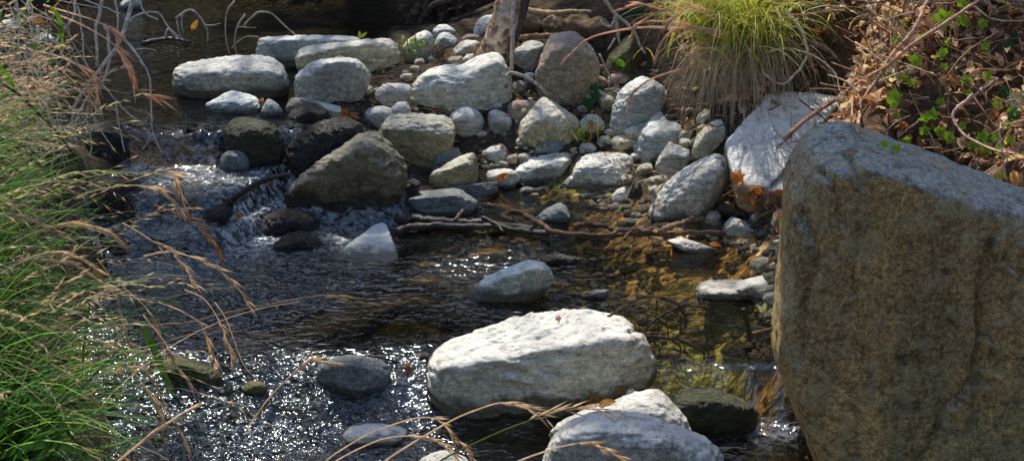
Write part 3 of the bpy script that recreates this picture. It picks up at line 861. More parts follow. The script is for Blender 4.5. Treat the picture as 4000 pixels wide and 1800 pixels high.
rock(S, 'dark flat stone just breaking the water below the squarish boulder', 'dark', '2310,772 2345,760 2395,766 2400,778 2330,782', k=0.8, sink=.04)
rock(S, 'shaded brown slab hidden behind the leaning sunlit boulder', 'brown', '2540,790 2560,735 2620,700 2640,720 2600,780 2560,815', k=0.8)
rock(S, 'dark stone in the shade under the speckled brown stone', 'olive', '2520,705 2560,690 2610,690 2620,730 2560,750 2525,735', Y=4.72)
rock(S, 'flat brown cobble right of the yellowish angular block', 'tan', '2380,560 2400,535 2450,528 2510,545 2515,585 2450,600 2395,595', k=0.8)
rock(S, 'grey cobble below the small grass sprig', 'grey', '2255,590 2275,560 2310,555 2335,580 2320,612 2270,615', k=0.8)
rock(S, 'dark blue-grey slab below the yellowish angular block', 'wetblue', '2070,600 2110,560 2170,540 2215,545 2210,580 2150,610', k=0.8)
rock(S, 'olive round cobble below the egg-shaped cobble', 'grey', '1868,600 1885,575 1925,563 1985,565 2000,598 1975,625 1900,628', k=0.8, p=8)
rock(S, 'pale tan cobble above the small grass sprig right of the whitish stone', 'tan', '2330,560 2345,535 2380,530 2395,552 2370,575', k=0.8)
# --- right shore of the main pool
rock(S, 'brown cobble at the right end of the driftwood', 'tan', '2743,862 2761,822 2802,813 2822,843 2776,878', k=0.9, p=8)
rock(S, 'dark flat stone half buried in dead leaves behind the brown cobble', 'brown', '2780,815 2800,795 2854,790 2915,823 2880,850 2800,845', k=0.8)
rock(S, 'bright white angular stone on the wet shore left of the big dark rock', 'white', '2820,900 2859,852 2921,873 2985,905 2975,928 2906,944 2839,938', '2840,905 2870,880 2960,912', k=0.8)
rock(S, 'pale flat stone awash in front of the driftwood', 'white', '2601,938 2640,932 2725,950 2804,984 2750,990 2673,970', k=0.9, sink=.04)
rock(B, 'low saddle-shaped pale stone in the water touching the big dark rock', 'white', '2702,1130 2725,1102 2802,1091 2947,1096 2990,1110 2932,1170 2828,1176 2750,1166', '2720,1140 2830,1145 2950,1140', k=1.0, p=9, facets=3, sink=.05,
     second=('2900,1130 2945,1100 2968,1075 3000,1066 3045,1080 3060,1130 3050,1165 2940,1172',))
rock(S, 'blue-grey pyramid stone standing in the water behind the driftwood', 'wetblue', '2090,858 2130,820 2191,793 2213,806 2230,862 2160,870', '2190,815 2150,840', k=0.9, sink=.05)
rock(S, 'tan pebble on the far shore behind the bright white angular stone', 'tan', '3010,880 3025,830 3060,815 3085,840 3070,890 3030,905', k=0.9)
rock(S, 'pale stone against the lower left side of the big dark rock', 'white', '3022,1270 3040,1215 3075,1200 3085,1290 3050,1320', k=0.9)
# --- in the main pool
rock(B, 'grey wedge-shaped stone rising alone from the middle of the main pool', 'blue', '1816,1178 1828,1149 1880,1097 1957,1065 2052,1035 2098,1012 2145,1028 2183,1055 2176,1078 2078,1128 2000,1170 1900,1186', '1830,1160 1900,1115 1960,1100 2080,1050 2140,1050', k=0.55, p=20, sink=.1, sub=6)
rock(S, 'small dark clump breaking the surface behind the grey wedge-shaped stone', 'dark', '2100,1018 2140,1000 2200,998 2265,1018 2220,1034 2140,1036', k=0.8, amp=0.16, sink=.04)
rock(S, 'tiny blue stone just above the water right of the grey wedge-shaped stone', 'wetblue', '2285,1158 2321,1132 2383,1131 2370,1155 2321,1169', k=0.8, sink=.04)
rock(B, 'submerged pale triangular rock with water running over it below the small falls', 'blue', '1280,1035 1340,975 1414,920 1497,868 1520,910 1552,1010 1500,1045 1400,1055', k=2.3, sink=.1, sub=6, lean=True, amp=.03, facets=3)
rock(S, 'dark wet stone in the white water left of the submerged triangular rock', 'dark', '1055,965 1119,915 1197,908 1262,942 1230,985 1100,992', '1080,960 1180,930', k=1.0, sink=.08)
rock(B, 'water-draped dark rock at the lip of the small falls', 'dark', '1000,900 1030,840 1110,815 1200,830 1260,870 1220,900 1100,915', k=1.0, p=24, amp=0.08, Y=4.40)
rock(B, 'rounded dark rock with water pouring over it beside the bent grass heads', 'dark', '630,920 670,850 740,800 840,755 912,765 915,840 860,915 740,930', k=0.9, p=24, amp=0.08, Y=4.36)
rock(S, 'pale round stone under the clear water at the foot of the spill', 'wetblue', '845,640 860,600 910,578 965,585 985,625 960,650 880,655', k=0.9, p=7, Y=4.62)
# --- left side
rock(B, 'black square-topped rock at the left end of the spill behind the white stems', 'dark', '330,560 338,498 383,488 476,496 492,525 490,640 400,660 335,650', '340,520 470,515', k=0.8, Y=4.72)
rock(B, 'dark overhanging rock under the left bank behind the dry grass', 'dark', '330,740 400,700 520,705 600,760 655,830 660,890 520,905 350,890', '350,745 500,720 620,800', k=0.8, Y=4.40)
rock(S, 'pale stone in the upper pool behind the leftmost stems', 'blue', '-10,110 0,82 45,78 75,105 60,140 0,142', k=0.8, sink=.05)
rock(S, 'pale stone seen through the white stems in the upper pool', 'blue', '125,160 150,135 190,128 218,150 205,172 140,176', k=0.8, sink=.05)
rock(S, 'pale stone cut off by the top of the picture beyond the dark pool', 'blue', '465,25 500,-15 545,-20 555,22 520,38', k=0.8, sink=.05)
# --- back right of the upper pool, around the tree trunk
rock(B, 'grey boulder with the small green herb in front of it', 'grey', '1566,190 1600,138 1657,105 1683,117 1705,150 1690,215 1600,235', k=0.7, p=11)
rock(S, 'pale boulder top behind the herb, nearest the dark root stump', 'blue', '1690,125 1715,95 1755,95 1778,125 1760,140 1700,142', k=0.8)
rock(S, 'flat pale stone right of the grey herb boulder', 'blue', '1698,170 1712,132 1760,128 1790,160 1770,180 1710,185', k=0.8)
rock(S, 'grey slab left of the leaning trunk', 'grey', '1765,200 1800,165 1864,152 1880,180 1850,215 1780,220', k=0.8)
rock(S, 'thin flat stone above the grey slab by the trunk', 'brown', '1800,155 1825,136 1882,134 1880,158 1830,166', k=0.8)
rock(S, 'brownish stone beside the pine cone', 'brown', '1738,242 1760,220 1805,218 1815,240 1780,256', k=0.8)
rock(S, 'rounded grey stone just left of the base of the trunk', 'grey', '1800,240 1825,215 1850,212 1860,240 1830,255', k=0.8)
rock(S, 'rounded blue boulder behind the leaning trunk', 'blue', '1845,130 1870,75 1910,52 1960,70 1960,130 1900,150', k=0.7, p=9)
rock(S, 'small grey stone under the pine cone', 'grey', '1655,200 1680,170 1712,165 1725,195 1700,222 1665,222', k=0.8)
# --- front row
rock(B, 'big white flat-topped boulder in the foreground with a shaded grey front', 'white', '1626,1475 1677,1405 1786,1343 1925,1289 2050,1248 2174,1233 2329,1233 2422,1248 2500,1287 2548,1335 2576,1397 2576,1475 2484,1510 2329,1557 2205,1618 1987,1642 1801,1642 1739,1602 1646,1514', '1640,1490 1750,1478 1840,1450 1960,1437 2100,1437 2233,1407 2362,1330 2450,1335 2530,1320', k=0.62, p=16, sub=7, amp=0.05, facets=6, sink=.15, key='hero',
     cracks=[('1745,1470 1790,1520 1775,1580', 16, .014), ('1690,1450 1720,1500 1700,1545', 12, .010), ('2240,1480 2420,1390 2540,1375', 8, .006), ('1880,1350 2050,1332 2220,1290', 7, .005), ('2370,1288 2440,1300 2490,1290', 14, .012), ('2040,1405 2140,1385 2210,1392', 10, .008), ('1960,1440 2060,1445 2160,1425', 12, .010), ('2330,1560 2300,1480 2350,1420', 9, .006)])
rock(B, 'dark-ended grey stone in the riffle left of the big white boulder', 'wetblue', '1222,1462 1248,1410 1321,1387 1414,1401 1497,1401 1540,1428 1540,1497 1466,1524 1373,1546 1290,1535 1248,1502', '1235,1470 1300,1420 1480,1430', k=0.7, p=12, sink=.1)
rock(S, 'long low pale stone in the riffle at the bottom behind the grass stems', 'grey', '1298,1722 1331,1680 1404,1652 1466,1651 1569,1664 1608,1688 1569,1708 1466,1738 1362,1748', '1320,1715 1420,1680 1580,1690', k=0.8, p=10, sink=.08)
rock(S, 'white rounded stone cut off by the bottom edge below the grass stems', 'white', '1605,1830 1640,1785 1709,1760 1776,1768 1840,1798 1850,1850 1720,1870', k=0.8, p=9, Y=2.98)
rock(B, 'big grey foreground boulder half in shade at the bottom edge', 'grey', '2090,1830 2112,1770 2145,1705 2202,1653 2248,1623 2336,1607 2445,1617 2559,1638 2699,1695 2807,1736 2890,1810 2890,1960 2100,1960', '2130,1770 2200,1690 2330,1660 2550,1690 2750,1780', k=0.6, p=12, sub=7, Y=2.72, amp=0.045, facets=5, key='front')
rock(B, 'pointed white-peaked boulder just behind the big grey foreground boulder', 'white', '2133,1692 2207,1628 2362,1586 2507,1550 2543,1532 2585,1529 2618,1552 2665,1614 2716,1690 2600,1760 2250,1760', '2200,1690 2450,1620 2590,1600 2660,1680', k=0.6, p=13, sub=6, Y=3.08)
rock(B, 'algae-covered rounded rock under the right-hand lip of water', 'mossdark', '2605,1550 2673,1522 2776,1522 2880,1555 2975,1612 2960,1660 2800,1700 2690,1690', '2640,1560 2780,1545 2930,1620', k=0.7, p=10, Y=3.28)
rock(S, 'mossy brown rock with wet sparkles at the left of the riffle lip', 'moss', '635,1415 690,1398 750,1415 830,1445 892,1490 880,1520 807,1528 745,1490 652,1452', '660,1430 750,1440 850,1490', k=0.8, sink=.08, amp=0.09)
rock(S, 'low algae-topped rock in the sparkling riffle', 'moss', '930,1530 960,1490 1010,1480 1050,1500 1040,1545 970,1552', k=0.8, p=8, sink=.06)
rock(S, 'small grey stone under the dried curled leaves beside the big white boulder', 'grey', '2440,1545 2455,1520 2475,1515 2488,1540 2465,1555', k=0.8, Y=3.30)
# --- the big rock on the right
big_o = '3060,1140 3056,1060 3074,985 3104,900 3134,800 3146,650 3145,545 3175,497 3240,478 3290,483 3354,511 3463,582 3618,636 3789,682 3929,744 4100,830 4300,930 4350,1400 4300,1900 3450,1840 3310,1795 3200,1720 3150,1650 3115,1540 3092,1400 3072,1250'
big_r = '3205,640,0.14 3243,693,0.07 3455,722,0.07 3673,752,0.07 3854,809,0.07 4000,890,0.07 4200,960,0.08 3190,800,0.07 3115,1000,0.09 3105,1250,0.06 3125,1500,0.03'
rock(B, 'huge brown weathered rock with a grey lichen-covered sloping top at the right edge', 'big', big_o, big_r, k=0.52, p=60, sub=7, amp=0.02, facets=0, Y=2.97, sink=.12, key='big', cat='rock',
     cracks=[('3310,600 3342,667 3345,735', 13, 0.027), ('3200,660 3243,700 3254,781 3269,848 3336,900 3336,962 3316,1066 3321,1150', 11, 0.023), ('3900,900 3875,942 3849,1040 3833,1118 3828,1226 3833,1303 3818,1407 3807,1500 3750,1557 3688,1614 3662,1681 3631,1743 3628,1810', 13, 0.038),
             ('3807,1510 3808,1680', 10, 0.019), ('3129,817 3170,930 3190,1000 3150,1100 3125,1250 3118,1400', 14, 0.023), ('3940,1010 4010,1080', 12, 0.019)])
# --- extra cobbles wedged in the bar
for i, (u, v, w, h, kd) in enumerate([(1660, 480, 60, 30, 'brown'), (1840, 560, 60, 40, 'dark'), (2050, 620, 60, 40, 'olive'), (2350, 620, 70, 45, 'tan'), (2320, 660, 50, 35, 'brown'), (2430, 640, 50, 35, 'grey'), (2000, 620, 55, 45, 'brown'),
                                     (2260, 540, 50, 32, 'tan'), (2600, 620, 60, 45, 'grey'), (2680, 560, 55, 40, 'tan'), (2760, 690, 70, 45, 'grey'), (2710, 740, 60, 40, 'brown'), (2840, 770, 60, 35, 'tan'), (2920, 790, 50, 30, 'brown'),
                                     (1560, 470, 45, 28, 'tan'), (1690, 455, 40, 26, 'brown'), (1350, 470, 50, 26, 'dark'), (1570, 345, 40, 26, 'tan'), (1590, 300, 50, 26, 'tan'), (1620, 270, 44, 24, 'brown'), (2340, 480, 42, 26, 'brown'), (2370, 400, 60, 50, 'tan'),
                                     (2120, 600, 70, 30, 'dark'), (1820, 690, 40, 30, 'dark'), (1960, 640, 60, 36, 'olive'), (2060, 745, 60, 24, 'wetblue'), (2560, 740, 60, 40, 'olive'), (1720, 410, 50, 34, 'olive'), (2030, 340, 60, 40, 'brown'), (2070, 300, 44, 30, 'grey'),
                                     (1880, 400, 60, 50, 'olive'), (1700, 230, 54, 26, 'tan'), (1640, 240, 44, 22, 'brown'), (2410, 690, 44, 30, 'brown'), (2990, 800, 60, 40, 'tan'), (2960, 850, 50, 30, 'grey'), (2880, 835, 44, 26, 'tan')]):
    o_ = ' '.join('%d,%d' % (u + w * 0.55 * math.cos(t) * (1 + 0.15 * math.sin(3 * t + i)), v + h * 0.55 * math.sin(t) * (1 + 0.12 * math.cos(2 * t + i))) for t in np.linspace(0, 2 * PI, 9)[:-1])
    rock(S, 'small loose cobble wedged between the larger stones of the rock bar', kd, o_, k=0.9, p=30, sub=4, sink=.04, group='small cobbles wedged in the rock bar')

rg = np.random.default_rng(12)
n_ = 0
while n_ < 85:
    u, v = rg.uniform(1420, 2900), rg.uniform(250, 760)
    if v > 500 + (u - 1420) * .22 or v < 330 - (u - 1420) * .1 or (u > 2450 and v < 430): continue
    w = rg.uniform(30, 80); h = w * rg.uniform(.5, .8)
    o_ = ' '.join('%.1f,%.1f' % (u + w * 0.55 * math.cos(t) * (1 + 0.2 * math.sin(3 * t + n_)), v + h * 0.55 * math.sin(t) * (1 + 0.15 * math.cos(2 * t + n_))) for t in np.linspace(0, 2 * PI, 8)[:-1])
    rock(S, 'small loose cobble wedged between the larger stones of the rock bar', ['tan', 'brown', 'olive', 'brown', 'grey', 'olive'][n_ % 6], o_, k=0.95, p=30, amp=.08, sub=4, sink=.03, group='small cobbles wedged in the rock bar')
    n_ += 1
# loose gravel between the stones and along the shore
gv, gf = ico(2); gv1, gf1 = ico(1)
Vs, Fs, Cs, n_ = [], [], [], 0
for i in range(3400):
    if i < 2000:
        u, v = rg.uniform(1350, 3050), rg.uniform(180, 960)
        if v > 620 + (u - 1420) * .22 or v < 300 - (u - 1350) * .12 or (u > 2500 and v < 440): continue
        b = hit(u, v)
    else:
        u, v = rg.uniform(1700, 3050), rg.uniform(780, 1400); b = hit(u, v, False)
    s_ = (1 if i < 2000 else 1.7) * rg.uniform(.004, .014) * (1.6 if rg.random() < .12 else 1)
    q = gv1 * (1 + .25 * rg.normal(size=(len(gv1), 1))) * s_ * np.array([1.2, 1, .7]) * rg.uniform(.8, 1.2, 3) + b
    Vs.append(q); Fs.append(gf1 + n_); n_ += len(q)
    c_ = np.array([(.30, .28, .22), (.36, .36, .33), (.22, .17, .11), (.42, .38, .30), (.16, .13, .10)][rg.integers(5)]) * (.7 if i < 2000 else .62)
    Cs.append(np.tile(c_, (len(q), 1)))
tag(link_mesh('gravel', np.concatenate(Vs), np.concatenate(Fs), M_SOIL, col=np.concatenate(Cs), wet=np.zeros(n_)), kind='stuff')
# ------------------------------------------------------------------ placing things on what is already built
bpy.context.view_layer.update()
_dg = bpy.context.evaluated_depsgraph_get()
def cast(u, v, off=0.0):
    d = ray(u, v); d = d / np.linalg.norm(d)
    ok, loc, nor, *_ = bpy.context.scene.ray_cast(_dg, Vector(CAM), Vector(d))
    if not ok: return PZ(u, v, 0.0), np.array([0, 0, 1.0])
    return np.array(loc[:]) - d * off, np.array(nor[:])

def px_line(pts, Y=None, z=None, follow=None):
    """photo points to world points, in one upright plane, at one height, or lying on the scene"""
    out = []
    for q in pts:
        if len(q) > 2: out.append(PY(q[0], q[1], q[2]))
        elif z is not None: out.append(PZ(q[0], q[1], z))
        elif follow is not None: out.append(cast(q[0], q[1], follow)[0])
        else: out.append(PY(q[0], q[1], Y))
    return np.array(out)

def stick(name, label, cat, s, r_px, col, mat, Y=None, z=None, follow=None, taper=0.6, n=26, k=6, rough=0.25, group=None, parent=None, rmul=None, mb=None, wiggle=0.0):
    P = px_line(parse(s), Y, z, follow)
    P = catmull(P, n)
    m = px_at(P.mean(0))
    if wiggle:
        P = P + np.stack([fbm(P * 30 + j * 9 + r_px, 3) for j in range(3)], 1) * wiggle * m
    rr = r_px * m * np.linspace(1, taper, n)
    own = mb is None
    mb = mb or MB()
    tube(mb, P, rr, col, k, rough, seed=NROCK[0] + r_px)
    NROCK[0] += 1
    if not own: return P
    o = mb.build(name, mat, parent)
    if parent is None: tag(o, label, cat, group)
    return o

# ------------------------------------------------------------------ leaves
def frame_from(n, rot):
    n = np.asarray(n, float); n /= np.linalg.norm(n) + 1e-9
    a = np.cross(n, [0.2, 0.9, 0.3]); a /= np.linalg.norm(a) + 1e-9
    b = np.cross(n, a)
    x = a * math.cos(rot) + b * math.sin(rot)
    return x, np.cross(n, x), n

def leaf_shape(kind='dry'):
    if kind == 'ivy':     # five lobes
        an = np.radians([-90, -60, -30, 5, 25, 60, 90, 120, 155, 175, 210, 240])
        rr = np.array([.35, .62, .72, .48, .62, .62, 1.0, .62, .62, .48, .72, .62])
        rr[4] = .78; rr[8] = .78; rr[3] = .55; rr[9] = .55; rr[5] = .55; rr[7] = .55
        return np.stack([rr * np.cos(an), rr * np.sin(an)], 1)
    if kind == 'plane':   # ragged lobed dead leaf
        an = np.radians(np.arange(-90, 270, 22.5))
        rr = np.array([.3, .6, .85, .5, .95, .6, .7, .5, 1.0, .5, .7, .6, .95, .5, .85, .6])
        return np.stack([rr * np.cos(an) * 0.9, rr * np.sin(an)], 1)
    t = np.linspace(0, 1, 6)
    w = 0.42 * np.sin(PI * t ** 0.8) ** 0.8
    L = np.stack([-w, t * 2 - 1], 1); Rr = np.stack([w, t * 2 - 1], 1)
    return np.concatenate([L, Rr[-2:0:-1]])

def add_leaf(mb, c, n, size, rot, col, kind='dry', curl=0.4, rg=RNG, fold=0.25):
    sh = leaf_shape(kind)
    x, y, n = frame_from(n, rot)
    ctr = np.array([[0.0, 0.0]])
    inner = sh * 0.5
    pts = np.concatenate([ctr, inner, sh])
    h = -curl * pts[:, 1] ** 2 * 0.6 + fold * np.abs(pts[:, 0]) - curl * 0.5 * pts[:, 0] ** 2 + 0.12 * curl * np.sin(pts[:, 1] * 7 + rot * 3) * (np.abs(pts[:, 0]) > 0.2)
    if curl > 0.3: h = h + rg.normal(0, 0.05, len(pts)) * curl
    V = c + size * (pts[:, :1] * x + pts[:, 1:] * y + h[:, None] * n)
    k = len(sh)
    F = [[0, 1 + i, 1 + (i + 1) % k] for i in range(k)] + [[1 + i, 1 + k + i, 1 + k + (i + 1) % k, 1 + (i + 1) % k] for i in range(k)]
    cc = np.tile(np.asarray(col, float), (len(V), 1))
    cc *= (1 + 0.18 * rg.normal(size=(len(V), 1))).clip(0.6, 1.4)
    cc[0] *= 0.85
    mb.add(V, F, cc.clip(0.004, 1))

def leaf_thing(name, label, cat, u, v, size_px, col, kind='dry', rot=0.0, n=None, off=0.012, Y=None, curl=0.45, mat=None, group=None, nmix=0.5, fold=0.25):
    if Y is None: p, nr = cast(u, v, off)
    else: p, nr = PY(u, v, Y), np.array([0, -0.5, 0.8])
    view = CAM - p; view /= np.linalg.norm(view)
    nn = (nr * (1 - nmix) + view * nmix) if n is None else np.asarray(n, float)
    mb = MB()
    m = px_at(p)
    add_leaf(mb, p, nn, size_px * m * 0.5, rot, col, kind, curl, np.random.default_rng(int(u * 7 + v)), fold)
    # stalk
    x, y, q = frame_from(nn, rot)
    s0 = p - y * size_px * m * (0.3 if kind != 'dry' else 0.5)
    tube(mb, catmull([s0, s0 - y * size_px * m * 0.25 - q * 0.004], 4), 0.0011, np.array(col) * 0.7, 4)
    o = mb.build(name, mat or M_LITTER, origin=p)
    return tag(o, label, cat, group)

# ------------------------------------------------------------------ grass
def blade(mb, base, az, L, th0, th1, w, col0, col1, seg=7, pw=1.3, roll=0.0):
    t = np.linspace(0, 1, seg + 1)
    th = th0 + (th1 - th0) * t ** pw
    hd = np.array([math.cos(az), math.sin(az), 0.0])
    step = L / seg
    P = [np.asarray(base, float)]
    for i in range(seg):
        a = 0.5 * (th[i] + th[i + 1])
        P.append(P[-1] + step * (math.sin(a) * hd + math.cos(a) * np.array([0, 0, 1.0])))
    P = np.array(P)
    side = np.array([-math.sin(az), math.cos(az), 0.0]) * math.cos(roll) + np.array([0, 0, 1.0]) * math.sin(roll)
    ww = w * 0.5 * (0.55 + 0.45 * np.sin(PI * np.minimum(t * 1.6, 1))) * (1 - t ** 2.5) + 0.0003
    V = np.concatenate([P - side * ww[:, None], P + side * ww[:, None]])
    n = seg + 1
    F = [[i, i + 1, n + i + 1, n + i] for i in range(seg)]
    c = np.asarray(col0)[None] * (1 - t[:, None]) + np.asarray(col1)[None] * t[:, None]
    mb.add(V, F, np.concatenate([c, c]))
    return P

def spikelet(mb, p, d, L, w, col, rg):
    d = d / np.linalg.norm(d)
    s = np.cross(d, [0.3, 1, 0.2]); s /= np.linalg.norm(s); b = np.cross(d, s)
    V = [p, p + d * L * .4 + s * w, p + d * L * .4 + b * w, p + d * L * .4 - s * w, p + d * L * .4 - b * w, p + d * L]
    mb.add(V, [[0, 1, 2], [0, 2, 3], [0, 3, 4], [0, 4, 1], [5, 2, 1], [5, 3, 2], [5, 4, 3], [5, 1, 4]], np.asarray(col) * rg.uniform(.8, 1.25))

def seed_head(mb, P, start, n, L, w, col, rg, spread=0.35, droop=0.4):
    """spikelets along the end of a stem"""
    m = len(P)
    for i in range(n):
        f = start + (1 - start) * (i + 0.5) / n
        k = min(m - 2, int(f * (m - 1))); s = f * (m - 1) - k
        p = P[k] * (1 - s) + P[k + 1] * s
        T = P[k + 1] - P[k]; T = T / np.linalg.norm(T)
        side = rg.normal(size=3); side -= T * side.dot(T); side /= np.linalg.norm(side)
        d = T + side * spread * rg.uniform(.4, 1.2) + np.array([0, 0, -droop * rg.uniform(0, 1)])
        spikelet(mb, p, d, L * rg.uniform(.7, 1.2), w, col, rg)

GREEN = [(0.08, 0.19, 0.035), (0.12, 0.27, 0.04), (0.055, 0.15, 0.05), (0.19, 0.36, 0.045), (0.04, 0.12, 0.045)]
TAN = [(0.60, 0.50, 0.36), (0.48, 0.40, 0.28), (0.66, 0.55, 0.40), (0.52, 0.47, 0.33)]

rg = np.random.default_rng(21)
def shore_x(y): return np.interp(y, [2.4, 3.0, 3.5, 4.0, 4.4, 4.7, 5.2], [-0.98, -1.22, -1.46, -1.66, -1.82, -1.98, -2.2])
mb = MB()
NB = 2050
ys = rg.uniform(2.35, 4.05, NB); dep = rg.exponential(0.26, NB).clip(0, 1.1)
xs = shore_x(ys) - 0.02 - dep + 0.05
zs = ground_z(xs, ys)
for i in range(NB):
    az = rg.normal(-0.25, 0.55)
    L = rg.uniform(0.25, 0.56) * (1.0 if rg.random() < 0.85 else 1.25) * float(np.interp(ys[i], [3.3, 4.2], [1, .55]))
    g = np.array(GREEN[rg.integers(5)]) * rg.uniform(.7, 2.1)
    blade(mb, (xs[i], ys[i], zs[i] - 0.01), az, L, abs(rg.normal(0.25, 0.2)), rg.uniform(1.1, 2.35), rg.uniform(0.005, 0.012) * (1.0 if rg.random() < .8 else 1.8), g * 0.42, g * 1.2, 7, rg.uniform(.9, 1.6), rg.normal(0, 0.5))  # roots darkened to paint the shade between blades
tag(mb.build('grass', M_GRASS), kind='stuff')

mb = MB()
for i in range(640):
    y = rg.uniform(2.5, 4.2); d = rg.exponential(0.3)
    x = shore_x(y) - min(d, 1.2) + 0.04
    z = ground_z(x, y)[0]
    c = np.array(TAN[rg.integers(4)])
    az = rg.normal(-0.15, 0.45)
    L = rg.uniform(0.32, 0.75) * float(np.interp(y, [3.4, 4.6], [1, .6]))
    P = blade(mb, (x, y, z), az, L, abs(rg.normal(0.3, 0.2)), rg.uniform(1.0, 2.3), rg.uniform(0.0016, 0.003), np.array([0.16, 0.19, 0.06]) if rg.random() < .5 else c * .8, c, 10, rg.uniform(.9, 1.7), rg.normal(0, .6))
    if rg.random() < 0.62:
        seed_head(mb, P, rg.uniform(.62, .78), rg.integers(5, 11), rg.uniform(.022, .038), .0022, c * 1.3, rg, .42)
# fallen thatch of dead stems on the bank top
for i in range(1100):
    y = rg.uniform(3.5, 4.55); x = shore_x(y) - rg.uniform(-0.10, 0.9)
    z = ground_z(x, y)[0] + rg.uniform(0.01, 0.16)
    c = np.array(TAN[rg.integers(4)]) * rg.uniform(.7, 1.15)
    blade(mb, (x, y, z), rg.normal(0.0, 1.1), rg.uniform(.08, .3), rg.uniform(.5, 1.3), rg.uniform(1.4, 2.2), .0022, c, c, 4, 1, rg.normal(0, .6))
tag(mb.build('dry_grass', M_DRY), kind='stuff')

# ------------------------------------------------------------------ single long stems one can point at
def stem(label, s, Y, col=(0.80, 0.67, 0.50), r_px=4.5, seeds=0.55, ns=16, Ls=70, col0=None, wide=4.6, spread=.34, group=None, droop=.15):  # stem colour brightened to carry the backlit glow
    P = px_line(parse(s), Y)
    P = catmull(P, 40)
    m = px_at(P.mean(0))
    o = empty('seed_grass', P[0], label, 'grass', group)
    mb = MB()
    tube(mb, P, .72 * r_px * m * np.linspace(1, .4, 40), col0 or col, 5, 0.1, seed=NROCK[0])
    NROCK[0] += 1
    mb.build('stalk', M_DRY, o)
    if ns:
        mb = MB()
        seed_head(mb, P, seeds, int(ns * 1.3), 1.2 * Ls * m, wide * m, col, np.random.default_rng(NROCK[0]), spread, droop)
        mb.build('seed_head', M_DRY, o)
    return o

GS = (0.20, 0.24, 0.07)
stem('arching seed stem curving over the long low pale stone, leftmost of the bottom arcs', '1250,1830 1290,1785 1414,1707 1517,1663 1637,1630 1714,1642 1776,1712 1818,1748 1852,1800', 2.55, seeds=.55, r_px=5)
stem('lower arching seed stem at the bottom edge in front of the white rounded stone', '1270,1850 1316,1797 1466,1723 1569,1702 1673,1710 1750,1749 1795,1805', 2.5, seeds=.5, r_px=5)
stem('long straight seed stem from the bottom edge bending over before the big white boulder', '1450,1860 1507,1798 1621,1723 1776,1635 1880,1593 1947,1573 2000,1575 2067,1593 2128,1624', 2.5, seeds=.6, r_px=6, Ls=80)
stem('green stem with golden seed head arching just above the grey foreground boulder', '1680,1840 1725,1795 1880,1718 2000,1666 2052,1648 2129,1614 2207,1598 2285,1593 2383,1611', 2.45, col0=GS, seeds=.5, r_px=6, Ls=80)
stem('short bent seed stem lying across the face of the grey foreground boulder', '1980,1830 2031,1797 2155,1754 2269,1728 2336,1738 2440,1787', 2.42, seeds=.55, r_px=6, Ls=80)
stem('thick blurred tan stem pointing up from the bottom left across the sparkling riffle', '440,1830 466,1797 595,1692 725,1606', 2.2, seeds=.5, r_px=9, Ls=90, spread=.08)
stem('very long thin pale stem reaching right across the water at mid height', '250,1275 320,1267 699,1262 850,1228 1000,1197 1233,1155 1336,1158 1435,1184', 3.2, col=(.45, .36, .24), seeds=.72, ns=8, r_px=4)
stem('feathery bent seed head standing before the riffle by the dark-ended grey stone', '960,1680 1052,1552 1155,1448 1207,1414 1310,1418', 2.8, seeds=.45, r_px=4, spread=.12)
stem('thick feathery plume arching over the dark bank rock at left centre', '-40,1010 0,983 103,921 248,874 336,880 404,900 440,923', 2.9, seeds=.35, ns=34, Ls=75, r_px=5, spread=.14)
stem('feathery plume at the left edge just above the thick central plume', '-30,830 0,833 78,843 155,869 248,918', 2.9, seeds=.2, ns=30, Ls=70, r_px=5, spread=.15)
stem('feathery plume sweeping down to the right below the thick central plume', '-40,1040 0,1035 104,1014 233,1019 310,1045 414,1114', 2.85, seeds=.3, ns=34, Ls=75, r_px=5, spread=.12)
stem('plume with a pale tip crossing the lower sweep of feathery plumes at the left', '-60,1110 0,1070 104,1014 197,986 290,1000 380,1050', 2.8, seeds=.4, ns=26, Ls=70, r_px=5, spread=.12)
stem('arching stem whose drooping head hangs before the round rock with pouring water', '336,740 440,716 569,690 668,677 690,720 719,800', 3.5, seeds=.5, ns=14, Ls=75, col0=GS, r_px=4)
stem('second arching head just below the hanging one near the pouring water', '300,770 362,747 492,724 595,733 650,765 704,820', 3.45, seeds=.45, ns=14, Ls=75, r_px=4)
stem('seed stem running down to the right across the frothy water below the small falls', '480,870 540,905 621,957 673,983 720,1040 748,1090', 3.3, seeds=.3, ns=12, Ls=75, r_px=4)
stem('longest seed stem reaching far out over the frothy water towards the submerged triangular rock', '560,1000 662,983 776,1014 880,1071 930,1130 976,1190', 3.2, seeds=.3, ns=14, Ls=75, r_px=4)
stem('reddish seed stem crossing in front of the round rock with pouring water', '600,800 704,838 776,880 828,942 856,986', 3.4, col=(.5, .30, .15), seeds=.3, ns=12, Ls=70, r_px=4)
stem('pair of drooping spikes hanging over the calm water left of centre', '620,1180 700,1210 780,1260 815,1330 840,1420', 2.9, seeds=.45, ns=12, Ls=70, r_px=4)
stem('drooping spike right of the drooping pair, over olive water', '720,1130 800,1170 860,1260 890,1340 905,1400', 2.9, seeds=.45, ns=12, Ls=70, r_px=4)
stem('bare stem hanging in a long curve past the right side of the left grass', '840,1180 880,1240 915,1330 950,1420 1000,1480', 2.7, ns=0, r_px=4)
stem('backlit orange seed head highest at the left in front of the white stems', '170,20 230,38 362,78 430,110 448,126', 4.2, col=(.95, .72, .55), seeds=.55, ns=9, Ls=70, r_px=5)  # backlit glow of these heads is painted into the colour
stem('backlit orange seed head drooping in the middle of the white stems', '190,45 310,93 404,145 455,186 497,248 522,325', 4.2, col=(.95, .72, .55), seeds=.5, ns=16, Ls=75, r_px=5)
